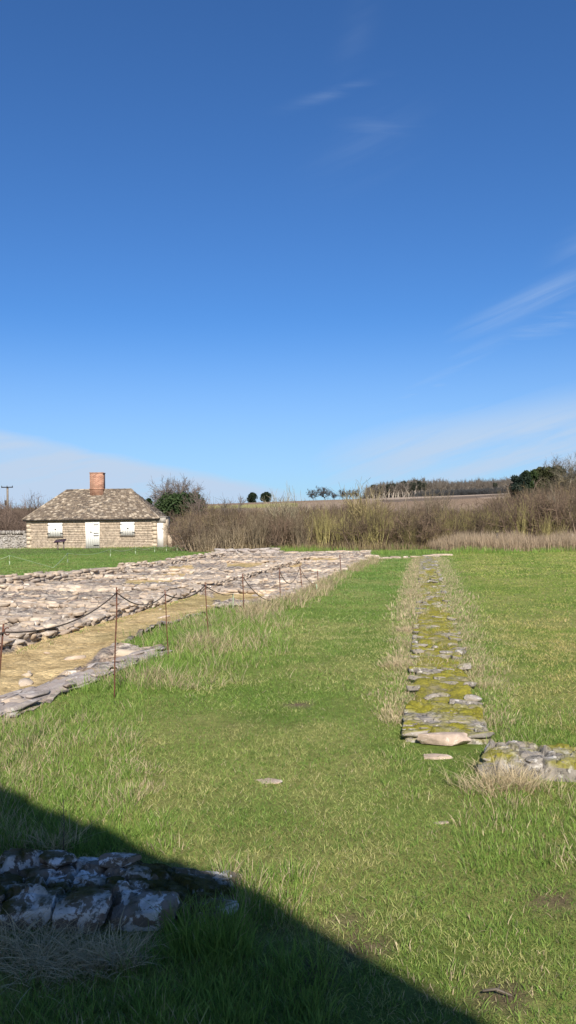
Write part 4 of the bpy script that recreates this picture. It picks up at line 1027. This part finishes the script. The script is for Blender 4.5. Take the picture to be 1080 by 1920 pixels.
# annex on the right
ab = MB(); ax1 = hp(311.5); ab.box(hx1 + .03, ax1, HY + .02, HY + 1.9, -.2, EV + .06, a=.8); an = ab.build('annex', [M_house], house)
mb = MB(); mb.box(hx1 + .0, ax1 + .03, HY - .03, HY + 1.95, EV + .063, EV + .12, a=.6); mb.box(hx1 + .04, ax1 - .02, HY - .01, HY + .02, EV - .32, EV + .05, a=.3); part_of(mb.build('annex_roof', [M_dry]), an, house)
mb = MB(); mb.box(hx1 + .05, hp(306.5), HY - .03, HY + .016, .0, EV - .33); part_of(mb.build('annex_door', M_white), an, house)
mb = MB(); mb.box(ax1 + .02, ax1 + .32, HY + .6, HY + .9, -.1, .85, a=.9); mb.box(ax1 + .05, ax1 + .28, HY + .63, HY + .87, .853, .93, a=.6)
tag(mb.build('gate_pier', [M_house]), 'short pale stone pier just right of the cottage annex', 'pier')
rubble_wall('dry_stone_wall', 'grey dry stone wall with upright coping running from the cottage to the left edge', (hx0 - .35, HY + 1.2), (hx0 - 6.5, HY + 1.6), .5, 1.12, [M_dry, M_dry], (.16, .42), .26, .12, 3, 0, None, 'wall')
st = Stones(3); x = hx0 - .5
while x > hx0 - 6.4:
    w_ = R.uniform(.08, .16); st.add([x, HY + 1.2 + (hx0 - x) * .066, 1.16], [w_, .4, R.uniform(.2, .32)], R.normal() * .1, (0, R.normal() * .15), a=R.uniform(.5, 1)); x -= w_ * .95
dw = [o for o in COL.objects if o.name == 'dry_stone_wall'][0]
cp = st.into(MB()).build('coping', [M_dry]); cp.parent = dw; cp.location = cp.location - dw.location
# nettles at the wall foot
x = R.uniform(hx0 - 6, hx1, 1500); y = HY - .12 + R.normal(size=1500) * .1; k = ~((x > hp(158)) & (x < hp(190)))
me = blades(x[k], y[k], R.uniform(.06, .2, k.sum()), np.full(k.sum(), .02), R.uniform(0, .5, k.sum()), R.uniform(0, 6, k.sum()), lerp(G1, G3, R.random(k.sum())), 2)
join_blades([me], 'rough_grass', 'tufts of grass at the foot of the cottage wall', 'grass')
# info lectern
lp = at(113, 1028.5); lp[1] = 52.5; lx = dep(113, 1025, 52.5)[0]
le = tag(empty('information_lectern', (lx, 52.5, 0)), 'dark sloping information panel on two posts in front of the cottage', 'sign')
mb = MB(); mb.add([[lx - .36, 52.25, .52], [lx + .36, 52.25, .58], [lx + .36, 52.75, .74], [lx - .36, 52.75, .68], [lx - .36, 52.26, .485], [lx + .36, 52.26, .545], [lx + .36, 52.76, .705], [lx - .36, 52.76, .645]],
                 [[0, 1, 2, 3], [7, 6, 5, 4], [0, 4, 5, 1], [1, 5, 6, 2], [2, 6, 7, 3], [3, 7, 4, 0]]); mb.build('panel', M_panel, le)
for q in (-.17, .22):
    mb = MB(); mb.box(lx + q - .035, lx + q + .035, 52.46, 52.54, -.1, .60 + q * .08); mb.build('post', M_wood, le)
# utility pole
UY = 100.; pt = dep(14, 912.5, UY); pz = gh(pt[0], UY)
up = tag(empty('utility_pole', (pt[0], UY, float(pz))), 'wooden utility pole with a crossarm standing behind the dry stone wall', 'utility pole')
mb = MB(); mb.tube([[pt[0], UY, float(pz) - .2], [pt[0], UY, pt[2]]], [.17, .12], 10); mb.build('pole', M_wood, up)
mb = MB(); mb.box(pt[0] - .72, pt[0] + .72, UY - .2, UY - .1, pt[2] - .14, pt[2] - .02); mb.build('crossarm', M_black, up)
for q in (-.66, 0, .66):
    mb = MB(); mb.tube([[pt[0] + q, UY - .15, pt[2] - .02], [pt[0] + q, UY - .15, pt[2] + .12]], [.05, .035], 8); mb.build('insulator', M_black, up)
mb = MB(); mb.box(pt[0] - .32, pt[0] - .14, UY - .18, UY + .1, pt[2] - 2.3, pt[2] - 1.7); mb.build('switch_box', M_black, up)
mb = MB(); mb.tube([[pt[0] + .4, UY, pt[2] - 2.2], [pt[0] + .72, UY, float(pz)]], .03, 6); mb.build('stay_wire', M_wood, up)
# marker post in the reeds
mp = dep(933, 1024, 42.5)
me_ = tag(empty('marker_post', (mp[0], 42.5, float(gh(mp[0], 42.5)))), 'short dark timber post with a yellow top in the dead grass on the right', 'post')
mb = MB(); mb.box(mp[0] - .06, mp[0] + .06, 42.44, 42.56, -.1, .92); mb.build('post', M_black, me_)
mb = MB(); mb.box(mp[0] - .07, mp[0] + .07, 42.43, 42.57, .923, 1.03); mb.build('cap', m_plain('yellow_paint', (.16, .13, .05)), me_)
# stake at right
mb = MB(); mp = dep(1073, 1022, 43); mb.box(mp[0] - .05, mp[0] + .05, 42.95, 43.05, -.1, .8); tag(mb.build('stake', M_wood), 'short dark stake in the dead grass at the right edge', 'post')

# ------------------------------------------------------------------ rope fence
posts = []
def fpost(bx, by, tx, ty, label, hook=True, r=.006, mat=None, name='fence_post'):
    b = at(bx, by); b[2] = float(gh(b[0], b[1])); t = dep(tx, ty, b[1])
    e = tag(empty(name, b), label, 'fence post', 'rusty posts of the rope fence')
    P = np.linspace(b - [0, 0, .1], t, 6) + R.normal(size=(6, 3)) * [.002, .002, 0]
    mb = MB(); mb.tube(P, r, 7); mb.build('rod', mat or M_rust, e, smooth=True)
    if hook:
        a = np.linspace(-1.2, 3.4, 10); c = t + [0, 0, -.045]
        H = np.stack([c[0] + .018 + .018 * np.cos(a + 2.2), np.full(10, c[1]), c[2] + .022 * np.sin(a + 2.2)], -1)
        mb = MB(); mb.tube(H, .004, 6); mb.build('rope_eye', M_rust, e, smooth=True)
    posts.append(t); return b, t
A_ = fpost(-24, 1480, 8, 1170, 'nearest rusty post leaning right at the left edge of the photo')
B_ = fpost(214, 1312, 219, 1101, 'tallest looking rusty post, standing in the grass second from the left edge', r=.0068)
C__ = fpost(317, 1240, 309, 1106, 'thin rusty post between the two ends of the sagging rope before the gravel', r=.006)
D__ = fpost(392, 1200, 384, 1091, 'rusty post where the grass wedge meets the gravel, right of the thin one', r=.0068)
F__ = fpost(458, 1150, 455, 1076, 'rusty post in front of the cream stones right of the gravel corridor', r=.009)
Gp = fpost(526, 1132, 524, 1066, 'straight dark post on the rubble left of the dry grass edge', r=.009)
Hp = fpost(568, 1110, 562, 1060, 'post leaning left before the farthest sagging rope', r=.009)
Ip = fpost(597, 1096, 595, 1070, 'short post at the dry grass edge where the rope comes down', r=.010)
Jp = fpost(640, 1076, 637, 1040, 'farthest rusty post near the end of the ruin', r=.012)
pe1 = fpost(437, 1140, 437, 1114, 'short pale peg with the rope tied low, in front of the grass edge', False, .012, M_twine, 'peg')
pe2 = fpost(596, 1110, 593, 1095, 'short white peg leaning at the dry grass edge farther along', False, .014, M_twine, 'peg')
def catenary(a, b, sag, n=14):
    t = np.linspace(0, 1, n)[:, None]; return a * (1 - t) + b * t - np.array([0, 0, 1.]) * sag * 4 * t * (1 - t)
dn = np.array([0, 0, -.05])
def rope(a, b, sag, r, label, n=14):
    mb = MB(); mb.tube(catenary(a, b, sag, n), r, 6); return tag(mb.build('rope', M_rope, smooth=True), label, 'rope', 'ropes of the fence')
rope(A_[1] + dn, B_[1] + dn, .10, .0055, 'rope between the two nearest rusty posts crossing the left edge')
rope(A_[1] + dn, A_[1] + dn + np.array([-.9, -1.6, .0]), .15, .0055, 'rope running out of the photo from the nearest post')
rope(B_[1] + dn, C__[1] + dn, .12, .0055, 'sagging rope right of the tallest looking post')
rope(C__[1] + dn, D__[1] + dn, .10, .008, 'sagging rope reaching the post at the grass wedge')
rope(D__[1] + dn, pe1[1], .06, .007, 'dark rope dropping from the wedge post to the pale peg')
rope(F__[1] + dn, Gp[1] + dn * 12, .18, .0075, 'rope falling from the post by the cream stones to the rubble')
rope(Gp[1] + dn, Hp[1] + dn, .30, .008, 'deeply sagging rope between two posts on the rubble')
rope(Hp[1] + dn, pe2[1], .10, .008, 'rope dropping to the white peg farther along')
# electric twine across the left lawn
pg = [(-40, 1062, .40), (18, 1060, .40), (127, 1056, .42), (207, 1044, .40), (254, 1039, .38), (290, 1036, .38), (312, 1034, .38), (332, 1033, .38), (360, 1031, .38)]
pl = ['beyond the left edge', 'at the far left of the lawn', 'where the twine bends down to the grass', 'below the cottage window on the right', 'below the right end of the cottage', 'below the cottage annex',
      'just right of the annex', 'right of the pier', 'last on the right'] 
tops = []
for (px, py, hh), lb in zip(pg, pl):
    b = at(px, py); b[2] = float(gh(b[0], b[1])); t = b + [0, 0, hh]; tops.append(t)
    mb = MB(); mb.tube([b - [0, 0, .05], b + [0, 0, .16]], .022, 6); mb.tube([b + [0, 0, .16], t], .010, 5)
    tag(mb.build('lawn_peg', M_twine), 'small pale twine peg on the left lawn, ' + lb, 'peg', 'pegs of the twine line on the lawn')
for i in range(len(tops) - 1):
    if i == 1: 
        mid = at(100, 1066); mid[2] = .03
        mb = MB(); mb.tube(catenary(tops[2], mid, .02), .010, 5); mb.tube(catenary(mid, tops[1], .0), .006, 5)
    else: mb = MB(); mb.tube(catenary(tops[i], tops[i + 1], .16), .009, 5)
    tag(mb.build('twine', M_twine), 'pale twine starting at the lawn peg ' + pl[i], 'twine', 'twine across the left lawn')
# dead stalk behind the shaded wall, fallen stick in lower right
b = at(118, 1604); mb = MB(); t = dep(118, 1490, b[1]); mb.tube([b, (b + t) / 2 + [.006, 0, 0], t], [.0028, .0022, .0014], 5)
for q in (.5, .65, .8): mb.tube([b + (t - b) * q, b + (t - b) * (q + .12) + [R.choice([-.02, .02]), 0, 0]], [.0016, .0008], 4)
tag(mb.build('dead_stalk', M_bark), 'thin dry upright plant stalk behind the shaded wall stub', 'plant')
b = at(905, 1868); c = at(960, 1876); mb = MB(); mb.tube([b + [0, 0, .018], (b + c) / 2 + [0, .008, .026], c + [0, 0, .016]], [.004, .0045, .002], 6); mb.tube([(b + c) / 2 + [0, 0, .024], at(938, 1858) + [0, 0, .022]], [.003, .0015], 5)
tag(mb.build('fallen_stick', M_bark), 'short brown stick lying on the grass at the lower right', 'stick')

# ------------------------------------------------------------------ light
SD = np.array([-.12, .99]); SD /= np.linalg.norm(SD); ELEV = rad(38)
sd = bpy.data.lights.new('sun', 'SUN'); sd.energy = 4.6; sd.angle = rad(.53); sd.color = (1, .955, .88)
so = bpy.data.objects.new('sun', sd); COL.objects.link(so)
ld = Vector((SD[0] * math.cos(ELEV), SD[1] * math.cos(ELEV), -math.sin(ELEV)))
so.rotation_euler = ld.to_track_quat('-Z', 'Y').to_euler(); so.location = (0, -5, 20)
# building behind the camera that casts the shade in the foreground
S1, S2 = at(0, 1483)[:2], at(906, 1918)[:2]; sl = (S2 - S1) / np.linalg.norm(S2 - S1); BH = 5.0
sh_ = SD * BH / math.tan(ELEV); E1 = S1 - sl * 2.2 - sh_; E2 = S2 + sl * 5 - sh_; bi = np.array([sl[1], -sl[0]])
if bi @ (E1 - np.array([0, 0])) < 0: pass
bi = bi if (bi @ (np.array([0., 0.]) - E1)) < 0 else -bi      # pointing away from the camera side
LL = np.linalg.norm(E2 - E1); DB = 5.0
def bp(t, o, z): q = E1 + sl * t + bi * o; return [q[0], q[1], z]
barn = tag(empty('stone_barn', (*(E1 + (E2 - E1) / 2 + bi * DB / 2), 0)), 'stone barn behind the viewpoint that shades the foreground', 'building')
def hexa(mb, t0, t1, o0, o1, z0, z1, a=0.0, m=0):
    V = [bp(t, o, z) for z in (z0, z1) for o in (o0, o1) for t in (t0, t1)]
    mb.add(V, [[0, 2, 3, 1], [4, 5, 7, 6], [0, 1, 5, 4], [2, 6, 7, 3], [0, 4, 6, 2], [1, 3, 7, 5]], a=a, m=m)
mb = MB(); hexa(mb, .2, LL - .2, .25, DB, -.2, BH - .05, .5, 1)
z = 0
while z < BH - .1:
    c = R.uniform(.14, .24); t = .2
    while t < LL - .2:
        l = min(R.uniform(.25, .6), LL - .2 - t)
        if l > .05: hexa(mb, t + .01, t + l - .01, .23 - R.uniform(0, .02), .26, z + .01, min(z + c, BH - .06), R.random())
        t += l
    z += c
mb.build('wall', [M_house, M_mortar], barn)
tm = float(np.dot(np.array([-.22, 3.4]) - sh_ - E1, sl)); mb = MB(); rh = 2.3; mb.add([bp(tm - 1.3, 0, BH + .02), bp(tm + .1, 0, BH + .17), bp(tm + 1.2, 0, BH + .02), bp(tm + 1.2, .5, BH + .3), bp(tm - 1.3, .5, BH + .3), bp(tm + .1, .5, BH + .42)], [[0, 1, 5, 4], [1, 2, 3, 5]], a=.5)  # hump added to the unseen eave so its shadow edge bulges outward
mb.add([bp(0, 0, BH), bp(LL, 0, BH), bp(LL, DB + .25, BH), bp(0, DB + .25, BH), bp(0, DB / 2, BH + rh), bp(LL, DB / 2, BH + rh), bp(0, .0, BH - .1), bp(LL, .0, BH - .1), bp(LL, DB + .25, BH - .1), bp(0, DB + .25, BH - .1)],
      [[0, 1, 5, 4], [2, 3, 4, 5], [6, 7, 1, 0], [8, 9, 3, 2], [9, 8, 7, 6], ], [[0, 4, 3], [1, 2, 5], [0, 3, 9], [0, 9, 6], [1, 7, 8], [1, 8, 2]], a=.4)
t = 0
while t < LL - .1:
    l = R.uniform(.18, .38); hexa(mb, t + .01, min(t + l, LL) - .01, -R.uniform(.0, .07) - .03 * math.sin(t * 2.1), .25, BH - .035, BH + .012 + R.uniform(0, .02), R.random()); t += l  # uneven slate ends added along the eave to roughen the shadow edge
mb.build('roof', [M_slate], barn)
mb = MB(); hexa(mb, LL * .5 - .6, LL * .5 + .6, .15, .24, 0, 2.2); mb.build('door', M_wood, barn)

# ------------------------------------------------------------------ sky
w = bpy.data.worlds.new("World"); sc.world = w; w.use_nodes = True; nt = w.node_tree; nt.nodes.clear()
class W(N):
    def __init__(s, t): s.t = t
k = W(nt)
sky = k.n('ShaderNodeTexSky', sky_type='NISHITA', sun_disc=False, sun_elevation=ELEV, sun_rotation=math.atan2(-SD[0], -SD[1]), altitude=200, air_density=1.0, dust_density=.4, ozone_density=2.2)
tc = k.n('ShaderNodeTexCoord').outputs['Generated']; sx = k.n('ShaderNodeSeparateXYZ', {0: tc})
X_, Y_, Z_ = sx.outputs
az = k.math('MULTIPLY', k.math('ARCTAN2', X_, Y_), 57.2958); el = k.math('MULTIPLY', k.math('ARCSINE', Z_), 57.2958)
def gauss(v, c, wd):
    d = k.math('DIVIDE', k.math('SUBTRACT', v, c), wd); return k.math('POWER', 2.71828, k.math('MULTIPLY', k.math('MULTIPLY', d, d), -1.0))
# streaky noise, rotated so the streaks climb to the right
def streak(rot, sx_, sy_, det=8, off=(0, 0, 0), rough=.6, dist=.4):
    v = k.n('ShaderNodeCombineXYZ', {0: az, 1: el, 2: 0.0}).outputs[0]
    v = k.n('ShaderNodeMapping', {'Vector': v, 'Rotation': (0, 0, rad(rot)), 'Scale': (1, 1, 1), 'Location': off}).outputs[0]
    v = k.n('ShaderNodeMapping', {'Vector': v, 'Scale': (sx_, sy_, 1)}).outputs[0]
    return k.noise(1.0, det, rough, v, dist)
def elwarp(slope, c0): return k.math('SUBTRACT', el, k.math('ADD', k.math('MULTIPLY', az, slope), c0))
cl = None
def addc(c):
    global cl
    cl = c if cl is None else k.math('MAXIMUM', cl, c)
st1 = streak(-8, .07, .55); st2 = streak(-18, .05, .6, off=(4, 8, 0)); st3 = streak(4, .10, 1.4, off=(9, 3, 0))
# veil near the horizon, left bank and right bank
def sstep(v, a, b): return k.n('ShaderNodeMapRange', {0: v, 1: a, 2: b, 3: 0.0, 4: 1.0}, interpolation_type='SMOOTHSTEP').outputs[0]
left = k.math('MULTIPLY', sstep(k.math('ADD', elwarp(-.2, 0.0), k.math('MULTIPLY', st1, 1.8)), 4.1, 2.7), sstep(az, 9.0, -4.0))
left = k.math('MULTIPLY', left, k.math('ADD', k.math('MULTIPLY', sstep(st1, .35, .6), .35), .72))
addc(left)
right = k.math('MULTIPLY', sstep(k.math('ADD', elwarp(.12, 5.6), k.math('MULTIPLY', st2, 5.0)), 4.6, 1.2), sstep(az, -6.0, 10.0))
addc(k.math('MULTIPLY', right, k.math('ADD', k.math('MULTIPLY', sstep(st2, .32, .62), .5), .42)))
addc(k.math('MULTIPLY', sstep(el, 15.0, 2.0), .42))
def wisp(a, e, rot, L_, W__, amp, nz_):
    c, s = math.cos(rad(rot)), math.sin(rad(rot)); da = k.math('SUBTRACT', az, a); de = k.math('SUBTRACT', el, e)
    u = k.math('ADD', k.math('MULTIPLY', da, c), k.math('MULTIPLY', de, s)); v = k.math('SUBTRACT', k.math('MULTIPLY', de, c), k.math('MULTIPLY', da, s))
    g = k.math('MULTIPLY', gauss(u, 0, L_), gauss(v, 0, W__)); addc(k.math('MULTIPLY', g, k.math('MULTIPLY', sstep(nz_, .28, .68), amp)))
wisp(17.0, 14.6, 22, 5.0, .75, .42, st2); wisp(19, 13.2, 15, 5, .8, .25, st3); wisp(11, 10.4, 24, 5.5, .8, .28, st2); wisp(5, 7.2, 12, 8, .6, .55, st1); wisp(8, 8.6, 16, 6, .35, .35, st3); wisp(0, 5.0, 6, 6, .5, .35, st3); wisp(20.5, 17.5, 45, 2.5, 1.2, .15, st2)
wisp(-12, 6.9, 3, 3.5, .45, .35, st3); wisp(3.6, 28.2, 12, 2.6, .3, .14, st3); wisp(6.8, 26.2, -6, 2.2, .6, .10, st3); wisp(5.4, 31.5, 60, 2.2, 1.0, .04, st2); wisp(-3, 7.6, 2, 5, .4, .2, st3)
wisp(6, 25, 20, 3.5, 1.6, .07, st2); wisp(-20, 8.3, -20, 2, .7, .2, st2)
tint = k.mix(1.0, sky.outputs[0], (.42, .78, 1.22), 'MULTIPLY')
colr = k.mix(cl, tint, (4.9, 6.2, 8.0))
bg = k.n('ShaderNodeBackground', {'Color': colr, 'Strength': .07}); wo = k.n('ShaderNodeOutputWorld'); nt.links.new(bg.outputs[0], wo.inputs[0])

vs = sc.view_settings; vs.view_transform = 'Standard'; vs.look = 'None'; vs.exposure = 0.6; vs.gamma = 1
sc.cycles.max_bounces = 6; sc.cycles.diffuse_bounces = 3; sc.cycles.transparent_max_bounces = 4
print('done', time.time() - T0)
